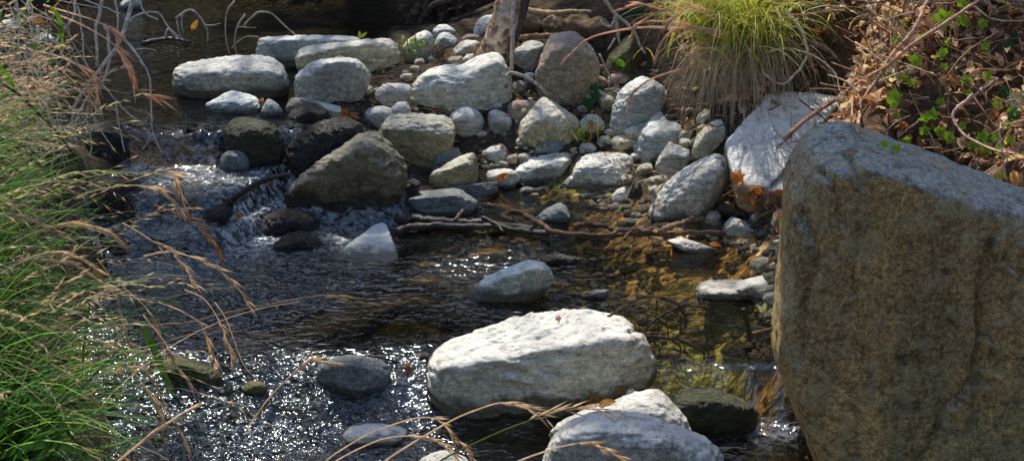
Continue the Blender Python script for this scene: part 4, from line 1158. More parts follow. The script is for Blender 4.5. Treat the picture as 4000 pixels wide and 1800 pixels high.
stem('backlit seed head drooping low beside the thickest white stem', '0,176 104,191 233,223 321,264 362,300 388,432', 4.2, col=(.95, .74, .56), seeds=.5, ns=16, Ls=80, r_px=5)
stem('tan seed head hanging left of the low drooping one', '120,200 200,240 280,310 331,336 364,411', 4.25, seeds=.45, ns=14, Ls=75, r_px=5)
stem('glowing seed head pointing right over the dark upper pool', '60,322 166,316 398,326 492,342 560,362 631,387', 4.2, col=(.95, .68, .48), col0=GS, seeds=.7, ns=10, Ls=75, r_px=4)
for i, (s, Yq) in enumerate([('180,1230 240,1350 250,1400', 2.9), ('380,1010 440,1100 480,1250 500,1330', 3.0), ('560,1230 640,1330 690,1420 740,1500', 2.8), ('500,1420 560,1500 620,1600 640,1700', 2.7), ('560,1500 640,1590 700,1680 735,1760', 2.6), ('300,1500 390,1600 450,1700 490,1790', 2.6), ('350,1150 420,1230 470,1330 520,1460', 2.9), ('200,1420 300,1480 380,1580 430,1700', 2.6), ('480,1120 560,1190 600,1250 630,1340', 3.0), ('400,1330 520,1400 590,1480 640,1570', 2.8)]):
    stem('drooping tan seed head among the green blades of the lower left grass', s, Yq, seeds=.35, ns=16, Ls=65, r_px=4, spread=.14, group='drooping seed heads in the lower left grass')
# broad green blades near the lens
mb = None
for lab, pts, Yq, wpx in (('broad dark green blade standing like a sword over the riffle', '555,1262 600,1360 640,1460 680,1560', 2.7, 44), ('broad dark blade lying diagonally in the lower left grass', '115,1545 180,1590 250,1665 300,1730', 2.4, 48),
                          ('broad bent dark blade across the bottom left corner', '-20,1790 80,1755 190,1735 290,1755 370,1800', 2.3, 60), ('backlit bright green blade beside the tall upright stem', '255,1340 285,1400 310,1450 325,1500', 2.7, 34),
                          ('long green ribbon blade sweeping across the middle of the left grass', '-20,1240 80,1265 200,1310 330,1325', 2.6, 26), ('bright yellow-green blade folding over in front of the white stems', '195,25 225,60 240,120 243,215', 4.1, 26),
                          ('bright green blade at the left edge below the white stems', '-10,250 20,290 40,320 58,350', 3.6, 40), ('upright thin dark stem-like blade in the lower left grass', '350,1190 335,1290 325,1400 322,1480', 2.6, 14), ('green blade drooping in the upper part of the left grass', '100,600 170,660 220,730 250,800', 3.4, 26)):
    P = catmull(px_line(parse(pts), Yq), 14); m = px_at(P.mean(0))
    T = np.gradient(P, axis=0); T /= np.linalg.norm(T, axis=1, keepdims=True)
    sd = np.cross(T, CAM - P); sd /= np.linalg.norm(sd, axis=1, keepdims=True)
    sd = sd * .85 + np.array([0, .4, .2]); t = np.linspace(0, 1, 14)
    ww = wpx * .5 * m * np.sin(PI * (0.12 + 0.88 * t)) ** .7
    dpt = np.cross(sd, T) * 0.25
    V = np.concatenate([P - sd * ww[:, None], P + dpt * ww[:, None], P + sd * ww[:, None]])
    F = [[i, i + 1, 14 + i + 1, 14 + i] for i in range(13)] + [[14 + i, 15 + i, 29 + i, 28 + i] for i in range(13)]
    g = np.array((.10, .22, .02) if 'bright' in lab else (.035, .09, .022))
    mb = MB(); mb.add(V, F, g)
    tag(mb.build('broad_grass', M_GRASS, origin=P[0]), lab, 'grass blade')

# ------------------------------------------------------------------ white stems, top left
WHT = (0.72, 0.68, 0.61)
shrub = empty('bare_shrub', PZ(280, 600, 0.25), 'tangle of bare white stems hanging over the dark upper pool at the top left', 'shrub')
for s, r, Yq in [('540,-60 518,0 497,78 476,140 440,207 383,280 331,352 300,393 285,455 282,569', 9, 4.45), ('400,-40 398,0 388,62 373,124 380,197 378,259', 8, 4.5), ('409,93 424,155 424,248 404,310 362,352 310,440 290,518', 7, 4.55),
                 ('95,180 104,233 145,295 160,362 155,466 119,575', 7, 4.3), ('150,100 150,233 176,373 197,466 259,580', 6, 4.35), ('290,-30 290,62 248,119 215,170', 6, 4.4), ('305,26 321,129 331,233 362,290 393,362', 4, 4.4),
                 ('476,140 523,197 564,259 585,316 590,440 598,523 631,595', 5, 4.5), ('440,-30 461,67 455,166', 5, 4.55), ('393,326 445,383 497,440 554,481 572,470', 4, 4.5), ('450,399 461,466 487,595', 4, 4.5), ('347,414 331,476 300,518 285,580', 6, 4.45),
                 ('336,466 357,543 350,615', 4, 4.45), ('598,523 559,585', 3.5, 4.5), ('223,274 223,388 228,481 280,523', 4, 4.4), ('352,430 393,512 450,590', 3.5, 4.4), ('502,83 543,57 616,49 657,104 699,145', 4, 4.6), ('543,-10 564,47 616,78', 4, 4.6),
                 ('60,-20 75,90 70,200 95,330 60,420', 5, 4.2), ('20,60 110,130 170,240 190,300', 4, 4.25), ('0,360 60,410 100,480 130,590', 5, 4.2), ('210,330 170,420 110,500 80,600', 5, 4.25), ('250,180 225,240 190,330 160,400', 5, 4.4),
                 ('330,0 400,25 470,55', 3.5, 4.6), ('515,200 560,190 610,200', 3, 4.5), ('140,440 190,520 210,600 200,660', 5, 4.2), ('40,20 60,130 20,240', 4, 4.2), ('110,0 115,80 130,170', 4, 4.3), ('0,210 70,250 130,230', 4, 4.2)]:
    m_ = MB(); stick('stem', '', '', s, r, WHT, M_TWIG, Y=Yq, taper=.65, n=30, mb=m_, rough=.3, wiggle=5)
    m_.build('stem', M_TWIG, shrub)
rg = np.random.default_rng(5)
m_ = MB()
for i in range(260):
    u0, v0 = rg.uniform(-40, 330) * rg.uniform(.5, 1.1), rg.uniform(-20, 620)
    an = rg.normal(1.2, 0.8); L = rg.uniform(60, 220)
    Yq = rg.uniform(4.0, 4.7)
    p0 = np.array([u0, v0]); p1 = p0 + L * np.array([math.cos(an), math.sin(an)]); pm = (p0 + p1) / 2 + rg.normal(0, 14, 2)
    P = catmull(px_line([p0, pm, p1], Yq), 8)
    c = np.array(WHT) * rg.uniform(.3, .9) if rg.random() < .6 else np.array(TAN[rg.integers(4)])
    tube(m_, P, rg.uniform(1.0, 2.6) * px_at(P[0]), c, 4, 0, seed=i)
tag(m_.build('twiglet', M_TWIG, shrub), kind='stuff')
mb = MB()
for i in range(60):
    u0, v0 = rg.uniform(-30, 230), rg.uniform(-10, 620)
    p = PY(u0, v0, rg.uniform(4.0, 4.6))
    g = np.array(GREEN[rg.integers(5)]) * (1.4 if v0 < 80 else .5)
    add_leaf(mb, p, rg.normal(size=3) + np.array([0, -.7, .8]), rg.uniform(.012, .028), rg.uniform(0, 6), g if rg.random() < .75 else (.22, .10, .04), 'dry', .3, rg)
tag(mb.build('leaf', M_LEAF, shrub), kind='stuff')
stick('briar_stem', 'dark green leaning stem crossing the white stems from the left edge down into the grass', 'stem', '-30,305 0,321 78,373 155,450 217,512 280,595 331,703 362,807 393,921 419,1066 440,1180', 7, (.05, .065, .03), M_TWIG, Y=3.7, taper=.6, n=40)
# twigs standing in the upper pool
tw = empty('dead_branch', PZ(690, 170, 0.25), 'sunlit bare branch tip arching up out of the upper pool with a hanging leaf', 'branch')
for s, r in [('645,145 657,114 688,138 725,191', 4), ('688,72 740,39 776,62 800,98 812,130 807,175', 5), ('717,135 709,78 722,47', 3.5), ('690,70 700,130 730,190', 3.5), ('800,98 830,100 862,92', 3), ('660,115 690,150 715,165', 3)]:
    m_ = MB(); stick('twig', '', '', s, r, (.50, .44, .38), M_TWIG, Y=6.05, n=16, mb=m_); m_.build('twig', M_TWIG, tw)
m_ = MB(); add_leaf(m_, PY(761, 98, 6.0), (0.1, -1, .2), .03, 3.1, (.55, .28, .08), 'dry', .3); m_.build('leaf', M_LITTER, tw)
tw = empty('dead_branch', PZ(930, 220, 0.25), 'thin curling bare twigs rising from the water behind the long loaf-shaped boulder', 'branch')
for s, r in [('916,5 885,52 882,145 900,225', 4), ('958,57 927,104 916,171 927,220', 4), ('1000,52 958,93 955,110', 3.5), ('1000,52 1021,47 1062,54 1104,93 1160,142', 4.5), ('1010,145 960,145 921,171 905,190', 3), ('925,105 960,108 1000,110', 2.5)]:
    m_ = MB(); stick('twig', '', '', s, r, (.42, .36, .30), M_TWIG, Y=5.75, n=16, mb=m_); m_.build('twig', M_TWIG, tw)
stick('driftwood', 'small black wet log floating in the upper pool under the arching branch tip', 'driftwood', '557,172 600,160 650,152 694,154 738,166', 11, (.035, .03, .028), M_WETWOOD, z=0.265, n=20, k=8, rough=.5)
# ------------------------------------------------------------------ trunk, stump and log behind the bar
bpy.context.view_layer.update(); _dg = bpy.context.evaluated_depsgraph_get()
trunk = empty('dead_tree', PY(1905, 270, 5.5), 'leaning dead tree trunk with flaking pinkish bark rising from behind the saddle-topped boulder', 'tree')
P = catmull(px_line(parse('1885,310,5.50 1908,262,5.50 1945,165,5.51 1985,50,5.53 2028,-80,5.56 2080,-240,5.6')), 46)
mb = MB(); tube(mb, P, np.linspace(.062, .052, 46) * (1 + .35 * np.exp(-np.linspace(0, 8, 46))), (.78, .60, .46), 26, .10, seed=3, colvar=.1)
mb.build('trunk', M_BARK, trunk)
rg = np.random.default_rng(8)
mb = MB()
for i in range(70):       # loose bark flakes
    k = rg.integers(2, 40); a = rg.uniform(PI * .9, PI * 2.1)
    T = P[k + 1] - P[k]; T /= np.linalg.norm(T); s = np.cross(T, [0, 1, 0]); s /= np.linalg.norm(s); b = np.cross(T, s)
    n = math.cos(a) * s + math.sin(a) * b
    if n[1] > 0.3: n = -n
    add_leaf(mb, P[k] + n * .062, n + T * .35, rg.uniform(.012, .034), rg.uniform(0, 6), np.array((.42, .30, .21)) * rg.uniform(.45, 1.2), 'dry', .3, rg)
tag(mb.build('loose_bark', M_LITTER, trunk), kind='stuff')
stick('dead_branch', 'slim white dead stem standing upright against the right side of the leaning trunk', 'branch', '2010,-60 2005,60 2003,150 1998,270 1990,300', 9, (.52, .46, .40), M_TWIG, Y=5.35, n=30, taper=.9)
stick('dead_branch', 'short dark split limb leaning beside the top right of the trunk', 'branch', '2060,-60 2045,40 2028,110 2008,180', 22, (.12, .09, .075), M_WOOD, Y=5.5, n=24, k=10, taper=.3, rough=.4)
log = empty('fallen_log', PY(2200, 120, 5.75), 'rotting brown log lying across the back of the bar behind the upright grey-brown boulder', 'log')
mb = MB(); Pl = catmull(px_line(parse('1985,95,5.95 2080,95,5.85 2200,108,5.72 2310,108,5.62 2440,120,5.5')), 60)
tube(mb, Pl, np.array([.045 + .02 * math.sin(i * .21) + .012 * math.sin(i * .55) for i in range(60)]), (.20, .135, .085), 22, .55, seed=9); mb.build('trunk', M_WOOD, log)
for s, r, c in [('2050,40,5.8 2150,52,5.7 2230,46,5.6 2310,48,5.55', 13, (.40, .30, .2)), ('2020,150,5.7 2100,140,5.65 2200,140,5.6', 12, (.32, .22, .14)), ('2130,90,5.6 2160,70,5.58 2175,110,5.56', 14, (.36, .27, .18))]:
    m_ = MB(); stick('', '', '', s, r, c, M_WOOD, n=24, k=8, rough=.5, mb=m_); m_.build('broken_limb', M_WOOD, log)
# root stump
stump = empty('root_stump', PY(1800, 110, 6.35), 'dark root mass overhanging the pool at the top edge left of the leaning trunk', 'stump')
dd, ff = ico(6)
c0 = PY(1800, 10, 6.5)
Pq = dd * np.array([.235, .22, .19])
a_ = fbm(dd * np.array([3, 3, 1.2]) + 4, 5, .6, ridge=True)
Pq = Pq * (1 + .30 * a_ + .2 * fbm(dd * 6, 4, .6))[:, None]
cs = np.tile(np.array([.085, .062, .045]), (len(dd), 1)) * (1 + .8 * a_[:, None]).clip(.3, 2.2)
link_mesh('root_ball', Pq + c0, ff, M_WOOD, stump, c0, col=cs)
for s, r in [('1640,90,6.3 1700,20,6.25 1790,-10,6.2 1880,-40,6.2', 16), ('1650,110,6.35 1660,40,6.3 1690,-30,6.3', 14), ('1760,90,6.2 1830,60,6.15 1900,40,6.15 1960,-10,6.2', 10), ('1700,100,6.3 1740,50,6.25 1800,30,6.2', 8)]:
    m_ = MB(); stick('', '', '', s, r, (.10, .075, .055), M_WOOD, n=24, k=8, rough=.5, mb=m_, wiggle=8); m_.build('root', M_WOOD, stump)

# twig hanging in front of the log
tw = empty('dead_branch', PY(2405, 60, 5.1), 'forked white dead branch hanging over the mossy slab from the top edge', 'branch')
for s, r in [('2345,-40 2362,0 2404,57 2445,88 2481,129 2497,176 2523,213', 8), ('2404,57 2411,129 2419,171', 8), ('2400,70 2399,80 2383,106 2357,96 2347,80', 5), ('2404,150 2373,197', 4)]:
    m_ = MB(); stick('', '', '', s, r, (.46, .42, .38), M_TWIG, Y=4.95, n=24, mb=m_, wiggle=5); m_.build('twig', M_TWIG, tw)
tw = empty('dead_branch', PY(2404, 347, 5.0), 'thin zigzag twig with a forked foot between the upright boulder and the mossy slab', 'branch')
for s, r in [('2342,212 2367,269 2399,321 2404,347', 4.5), ('2404,347 2362,351', 4), ('2404,347 2425,353', 4), ('2404,347 2378,366', 3)]:
    m_ = MB(); stick('', '', '', s, r, (.40, .37, .34), M_TWIG, Y=4.95, n=14, mb=m_, wiggle=4); m_.build('twig', M_TWIG, tw)
stick('dead_branch', 'curved white stick sticking out from the right side of the saddle-topped boulder', 'branch', '1980,300 2000,285 2062,305 2104,336 2137,367', 9, (.55, .46, .36), M_TWIG, Y=5.0, n=20)
# ------------------------------------------------------------------ driftwood across the pool
dw = empty('driftwood', PZ(2200, 910, 0.0), 'long dark crooked driftwood branch lying across the pool surface', 'driftwood')
for s, r, c, zz in [('2000,868 1960,845 1990,832 2031,830 2067,848 2119,880 2160,903 2233,912 2362,920 2466,911 2569,914 2709,909 2825,912', 12, (.15, .095, .065), .03), ('1549,856 1580,862 1611,852 1673,860 1776,868 1880,866 1990,880 2080,895', 17, (.04, .03, .025), .02),
                  ('1556,908 1621,887 1776,882 1932,886 2040,900 2150,912', 15, (.045, .034, .028), .015), ('1804,826 1790,845 1778,862', 10, (.05, .04, .03), .03), ('2243,880 2310,874 2404,896 2440,905', 12, (.15, .085, .055), .03),
                  ('2580,902 2647,874 2700,860 2748,850', 13, (.26, .175, .125), .05), ('2380,918 2420,900 2470,897 2520,905 2545,890', 10, (.16, .10, .07), .05), ('2440,930 2462,905 2475,890', 7, (.12, .08, .06), .05), ('1880,850 1930,870 1965,905', 7, (.05, .04, .03), .035)]:
    m_ = MB(); stick('', '', '', s, r, c, M_WETWOOD, z=zz, n=44, k=9, rough=.45, mb=m_, taper=.75, wiggle=10)
    m_.build('limb', M_WETWOOD if c[0] < .1 else M_WOOD, dw)
stick('driftwood', 'black wet branch slanting through the white water left of the large wet wedge', 'driftwood', '900,790 921,771 1000,719 1078,690 1130,682', 15, (.03, .025, .03), M_WETWOOD, Y=4.42, n=24, k=8, rough=.35)
stick('driftwood', 'thin dark branch trailing in the water along the foot of the large wet wedge', 'driftwood', '1210,815 1260,800 1380,790 1470,770 1560,752', 9, (.05, .04, .035), M_WETWOOD, z=.02, n=24, k=7)
# small drift caught by the boulder
stick('driftwood', 'stub of brown wood wedged against the left tip of the big white boulder', 'driftwood', '1640,1395 1665,1402 1690,1425', 22, (.10, .07, .05), M_WOOD, Y=3.52, n=12, k=8)
stick('dead_branch', 'thin dark twig reaching left from the big white boulder over the riffle', 'branch', '1450,1392 1500,1398 1560,1415 1640,1428', 5, (.06, .045, .04), M_TWIG, Y=3.5, n=16)
# bare twig spray right of the boulder
tw = empty('bare_shrub', PZ(2530, 1310, 0.0), 'spray of dark bare curving twigs over the green water right of the big white boulder', 'shrub')
for s, r in [('2507,1298 2569,1241 2647,1200 2690,1180', 5.5), ('2440,1208 2500,1222 2559,1236 2605,1283 2611,1330', 5), ('2523,1316 2611,1319 2688,1337 2745,1376 2750,1404', 7), ('2700,1195 2761,1200 2776,1231 2766,1283 2761,1340 2768,1385', 5), ('2647,1195 2683,1257 2663,1298 2611,1322', 4.5),
             ('2657,1226 2657,1293 2640,1325', 4), ('2575,1252 2569,1293 2545,1305', 4), ('2621,1324 2657,1355 2652,1388 2621,1388', 4.5), ('2373,1239 2440,1200 2497,1162 2569,1162 2647,1190', 5.5), ('2564,1169 2569,1230', 4), ('2453,1180 2546,1157 2640,1180 2679,1242 2660,1290', 4.5), ('2480,1215 2560,1210 2630,1230 2660,1265', 3.5),
             ('2530,1320 2570,1350 2580,1395', 4), ('2540,1300 2600,1300 2680,1280 2740,1290', 3.5)]:
    m_ = MB(); stick('', '', '', s, r, (.075, .055, .045), M_TWIG, Y=3.50, n=22, mb=m_, wiggle=5); m_.build('twig', M_TWIG, tw)
stick('dead_branch', 'thick dark stick standing upright out of the green water beside the big rock', 'branch', '2904,1205 2916,1252 2932,1325', 10, (.05, .04, .035), M_TWIG, Y=3.6, n=14, k=8, taper=1.1)
stick('dead_branch', 'brown stick lying at the waterline between the upright stick and the big rock', 'branch', '2911,1312 2960,1298 3010,1284 3060,1262', 10, (.16, .10, .07), M_TWIG, z=.02, n=14, k=7)

# ------------------------------------------------------------------ right bank: litter
rg = np.random.default_rng(31)
def in_bank(x, y):       # right of the foot of the bank
    return x > np.interp(y, [3.6, 4.0, 4.4, 4.8, 5.2, 6.5], [1.5, 1.25, 1.0, .80, .68, .42])
LIT = [((.40, .25, .14), 2), ((.50, .37, .19), 2), ((.22, .115, .065), 3), ((.52, .38, .28), 3), ((.45, .19, .055), 1), ((.13, .07, .045), 2), ((.34, .20, .13), 2)]
LC = [np.array(c) * 1.65 for c, k in LIT for _ in range(k)]
mb = MB()
xs = rg.uniform(.3, 2.3, 9000); ys = rg.uniform(3.7, 6.2, 9000)
ok = in_bank(xs, ys); xs, ys = xs[ok], ys[ok]
zs = ground_z(xs, ys); nzs = fbm(np.stack([xs * 5, ys * 5, xs * 0], 1), 5, .55) * .05
for x, y, z in zip(xs, ys, zs + nzs):
    n = np.array([0, -.25, 1.0]) + rg.normal(0, .55, 3)
    add_leaf(mb, (x, y, z + rg.uniform(.0, .05)), n, rg.uniform(.012, .034) * (1.3 if rg.random() < .2 else 1), rg.uniform(0, 6.28), LC[rg.integers(len(LC))] * rg.uniform(.7, 1.3), 'dry' if rg.random() < .7 else 'plane', rg.uniform(.3, 1.0), rg)
tag(mb.build('leaf_litter', M_LITTER), kind='stuff')
mb = MB()
for i in range(1700):
    x, y = rg.uniform(.3, 2.3), rg.uniform(3.8, 6.0)
    if not in_bank(x, y): continue
    z = ground_z(x, y)[0] + rg.uniform(.01, .09)
    an = rg.uniform(0, PI); L = rg.uniform(.05, .30); sl = rg.normal(.12, .25)
    d = np.array([math.cos(an), math.sin(an) * .8, sl + .3 * math.sin(an)]); p = np.array([x, y, z])
    b = rg.normal(0, .12, 3) * L
    tube(mb, catmull([p - d * L / 2, p + b, p + d * L / 2], 6), rg.uniform(.0008, .0032), np.array([(.42, .26, .15), (.30, .17, .10), (.62, .47, .32), (.16, .095, .06)][rg.integers(4)]) * rg.uniform(.8, 1.2), 4, 0, seed=i)
tag(mb.build('dead_twigs', M_TWIG), kind='stuff')
# needles and scraps over the bar
mb = MB()
for i in range(900):
    u, v = rg.uniform(1450, 3050), rg.uniform(200, 900)
    if v > 560 + (u - 1450) * .22 or (u < 1900 and v > 480) or v < 240 and u > 2500: continue
    p, n = cast(u, v, .006)
    if n[2] < .55 or p[2] < .06 or p[2] > ground_z(p[0], p[1])[0] + .07: continue
    if rg.random() < .45:
        add_leaf(mb, p, n + rg.normal(0, .4, 3), rg.uniform(.008, .020), rg.uniform(0, 6), LC[rg.integers(len(LC))] * .9, 'dry', .6, rg)
    else:
        an = rg.uniform(0, PI); L = rg.uniform(.03, .12); d = np.array([math.cos(an), math.sin(an), rg.normal(0, .2)])
        tube(mb, catmull([p - d * L / 2, p + [0, 0, .006], p + d * L / 2], 4), rg.uniform(.0006, .0016), LC[rg.integers(len(LC))] * 1.1, 4, 0)
tag(mb.build('leaf_scraps', M_LITTER), kind='stuff')
# bigger twigs and branches on the bank
PK = (.56, .37, .24)
for lab, s, r, off, c in [('long reddish branch running diagonally up the bank from the cracked slab to the top', '3063,540 3155,461 3280,378 3362,321 3466,259 3543,191 3673,104 3766,41 3850,-20', 10, .13, (.55, .33, .24)),
                       ('steeper brown branch crossing the long diagonal one on the bank', '3640,-30 3626,0 3569,119 3492,207 3440,290 3373,388 3357,450 3350,510', 10, .11, PK),
                       ('pale hooped stem bending down beside the right side of the grass tuft', '3070,40 3083,57 3124,109 3150,171 3153,217 3114,280 3057,329 3000,300 2980,285', 7, .16, (.72, .58, .47)),
                       ('thin pale stem arching from the hooped stem down to the cracked slab', '3000,202 3078,192 3150,207 3217,243 3264,295 3285,375', 5, .14, (.75, .6, .5)),
                       ('brown twig lying level across the top of the bank by the grass tuft', '2800,46 3000,52 3129,62 3207,49 3300,39', 8, .12, (.36, .18, .13)),
                       ('white curling root-like stem low on the bank above the big rock', '3800,370 3776,393 3730,430 3727,470 3735,490 3776,533 3880,585 3970,600', 7, .10, (.7, .42, .36)),
                       ('thin broken twig standing on the bank left of the crossing branches', '3352,192 3383,223 3362,290 3336,352 3326,492', 5, .06, PK),
                       ('thick crooked grey twig in the dark leaves at the top of the bank', '3385,25 3405,45 3419,67 3416,110 3430,130', 8, .05, (.36, .28, .23)),
                       ('small curved twig left of the thick crooked grey one', '3318,118 3328,85 3360,65 3399,52', 5, .05, PK),
                       ('short straight twig low on the bank pointing at the big rock', '3620,445 3580,480 3530,515', 6, .04, PK),
                       ('short dark twig curving down under the long diagonal branch', '3487,262 3492,285 3500,310 3512,340', 7, .05, (.5, .40, .33)),
                       ('thin twig slanting at the right end of the bank above the big rock', '3990,480 3950,510 3900,560 3870,590', 4, .04, PK),
                       ('thin straight twig leaning on the sunlit right part of the bank', '3900,310 3840,350 3790,390 3740,420', 7, .05, (.42, .30, .24)),
                       ('grey twig at the upper right corner of the bank', '3950,0 3985,40 4010,60', 6, .05, (.3, .24, .2)),
                       ('mossy grey root end in the bank right of the grass tuft', '3165,165 3200,178 3240,200 3265,225', 14, .03, (.26, .20, .16))]:
    stick('dead_branch', lab, 'branch', s, r, c, M_TWIG, follow=off, n=34, k=7, rough=.3, wiggle=5)
# ivy
for i, (u, v, sz, kd) in enumerate([(3683, 78, 95, 0), (3756, 83, 62, 0), (3839, 93, 46, 0), (3575, 238, 64, 0), (3673, 217, 46, 0), (3528, 300, 56, 0), (3688, 264, 42, 0), (3492, 383, 74, 0), (3642, 450, 58, 0), (3611, 462, 44, 0), (3673, 399, 40, 0), (3668, 512, 46, 0), (3704, 536, 60, 0),
                                    (3611, 512, 50, 0), (3543, 549, 40, 0), (3502, 580, 44, 0), (3455, 562, 40, 0), (3890, 538, 50, 0), (3947, 549, 44, 0), (3911, 688, 40, 0), (3973, 393, 84, 2), (3963, 455, 66, 1), (3932, 362, 62, 1), (3963, 145, 44, 1), (3942, 176, 50, 1), (3905, 20, 56, 1), (3761, 16, 50, 0), (3250, 285, 30, 0), (2440, 45, 50, 1), (2475, 60, 40, 1), (2500, 45, 40, 1)] + [(float(q[0]), float(q[1]), float(q[2]), 0) for q in np.random.default_rng(66).uniform([3420, 60, 30], [3990, 600, 62], (26, 3))]):
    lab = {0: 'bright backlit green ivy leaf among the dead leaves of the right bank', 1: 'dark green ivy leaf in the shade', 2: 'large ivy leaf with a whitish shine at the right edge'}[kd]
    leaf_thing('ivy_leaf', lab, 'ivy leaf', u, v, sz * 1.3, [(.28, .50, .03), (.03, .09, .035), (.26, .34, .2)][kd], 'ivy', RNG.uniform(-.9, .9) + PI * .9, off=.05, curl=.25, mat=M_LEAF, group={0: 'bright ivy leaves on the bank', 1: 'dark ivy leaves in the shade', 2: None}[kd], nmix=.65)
for u, v, sz in [(2320, 343, 60), (2325, 372, 66), (2300, 405, 64), (2345, 350, 50), (2285, 395, 46)]:
    leaf_thing('ivy_leaf', 'dark glossy ivy leaf growing at the foot of the upright grey-brown boulder', 'ivy leaf', u, v, sz, (.03, .12, .045), 'ivy', RNG.uniform(0, 6), off=.05, curl=.25, mat=M_LEAF, group='ivy leaves under the upright boulder', nmix=.6)
leaf_thing('ivy_leaf', 'narrow bright ivy leaf lying on the mossy slab', 'ivy leaf', 2425, 247, 60, (.10, .30, .03), 'dry', 1.5, off=.02, mat=M_LEAF)
# ------------------------------------------------------------------ single dead leaves
OR = (.62, .20, .035); TN = (.48, .29, .13); PNK = (.36, .23, .19)
for lab, u, v, sz, c, kd, rot in [('bright orange leaf propped between the black wet stone and the white-topped cobble', 1345, 440, 56, OR, 'plane', .6), ('second orange leaf lying flat right of the propped one', 1385, 452, 50, (.55, .2, .06), 'dry', 1.4),
                             ('orange leaf caught upright beside the small dark triangular stone', 1022, 395, 42, OR, 'dry', .3), ('orange-brown leaf stuck to the wet wood above the small falls', 932, 842, 44, (.5, .19, .05), 'plane', .3),
                             ('thin orange leaf standing by the dazzling white stone at the pool edge', 1963, 690, 66, OR, 'dry', 2.3), ('tan leaf hanging on the right edge of the leaning two-toned block', 2690, 492, 74, TN, 'dry', 2.5),
                             ('large pinkish dead leaf with a hole below the grass tuft', 2612, 322, 62, PNK, 'plane', .8), ('maroon leaf on the soil below the upright grey-brown boulder', 2245, 440, 56, (.16, .06, .05), 'plane', 1.2), ('brown curled leaf right of the maroon one', 2336, 437, 56, (.24, .13, .08), 'plane', 2.2),
                             ('sunlit tan leaf by the grass sprig', 2308, 490, 50, (.55, .33, .18), 'dry', 1.0), ('big glowing orange leaf against the right side of the leaning sunlit boulder', 2880, 690, 84, OR, 'plane', .4), ('orange leaf below the big glowing one', 2960, 748, 56, OR, 'plane', 1.6), ('pale bark-like leaf lying across stones left of the leaning sunlit boulder', 2625, 678, 110, (.55, .44, .33), 'dry', 1.45),
                             ('long pale brown leaf on the drift beside the big rock', 2945, 808, 100, (.46, .29, .19), 'dry', 1.6), ('orange leaf floating beside the pale flat awash stone', 2795, 953, 52, OR, 'dry', 1.5), ('orange leaf on the far shore against the big rock', 3050, 752, 60, OR, 'dry', 1.7), ('reddish leaf on the wet shore beside the big rock', 3045, 905, 52, (.45, .13, .04), 'dry', .8),
                             ('curled golden-brown leaf under the right end of the big white boulder', 2320, 1562, 100, (.34, .17, .05), 'plane', 1.4), ('second dried leaf curling beside the golden-brown one', 2370, 1572, 80, (.38, .20, .06), 'dry', 1.7), ('upright dried leaf against the shaded front of the big white boulder', 2430, 1522, 66, (.33, .18, .06), 'dry', 2.4),
                             ('dark bent leaf in the riffle by the left tip of the big white boulder', 1590, 1435, 60, (.16, .07, .03), 'dry', .9), ('crumpled tan leaf on top of the big white boulder', 2181, 1243, 38, (.42, .25, .18), 'plane', .5), ('small brown leaf on the saddle-shaped pale stone', 2885, 1135, 24, (.2, .1, .05), 'dry', 1.3),
                             ('orange-brown leaf under the grass tuft on the bank', 3471, 137, 50, (.45, .18, .05), 'dry', 1.2), ('brown round leaf behind the crossing branches on the bank', 3430, 256, 48, (.34, .12, .04), 'plane', .3), ('tan upright leaf in the sunny part of the bank', 3725, 318, 70, (.46, .26, .12), 'dry', .3), ('pale pink curled leaf high on the sunny part of the bank', 3782, 150, 62, (.55, .40, .32), 'plane', .9), ('golden curled leaf just below the pale pink one', 3776, 197, 60, (.55, .32, .12), 'dry', 2.3),
                             ('orange leaf hanging low on the bank above the big rock', 3595, 556, 56, (.5, .2, .06), 'dry', .2), ('golden leaf standing in the water at the left grass edge', 462, 1445, 60, (.5, .28, .05), 'dry', .3), ('brown dead leaf caught in the white stems', 165, 98, 40, (.2, .09, .05), 'plane', .3),
                             ('tan leaf on the bank beneath the thin broken twig', 3325, 590, 60, (.42, .28, .2), 'dry', 1.4), ('broad brown leaf low on the bank just behind the top of the big rock', 3660, 575, 84, (.40, .27, .16), 'dry', .8)]:
    yy = {1963: 4.78, 165: 4.3, 462: 3.1, 932: 4.28}.get(u)
    leaf_thing('fallen_leaf', lab, 'leaf', u, v, sz, c, kd, rot, off=.02, Y=yy, nmix=.55)
# drift of leaves between the leaning boulder, the slab and the big rock
mb = MB()
rg = np.random.default_rng(77)
for i in range(44):
    f_ = rg.random(); u, v = 2855 + 190 * f_ + rg.normal(0, 28), 735 + 95 * f_ + rg.normal(0, 28)
    p, n = cast(u, v, .012)
    if p[2] < .02 or p[1] < 3.9: continue
    add_leaf(mb, p, n * .6 + np.array([0, -.2, .8]) + rg.normal(0, .35, 3), rg.uniform(.012, .034), rg.uniform(0, 6), [np.array((.66, .32, .12)), np.array(TN), np.array((.45, .28, .2)), np.array((.2, .1, .06))][rg.integers(4)] * rg.uniform(.8, 1.2), 'dry', .7, rg)
    if i % 2 == 0:
        an = rg.uniform(0, PI); L = rg.uniform(.05, .16); d = np.array([math.cos(an), math.sin(an), rg.normal(0, .25)])
        tube(mb, catmull([p - d * L / 2, p + [0, 0, .01], p + d * L / 2], 4), rg.uniform(.0008, .002), (.5, .27, .14), 4, 0)
tag(mb.build('leaf_drift', M_LITTER), kind='stuff')

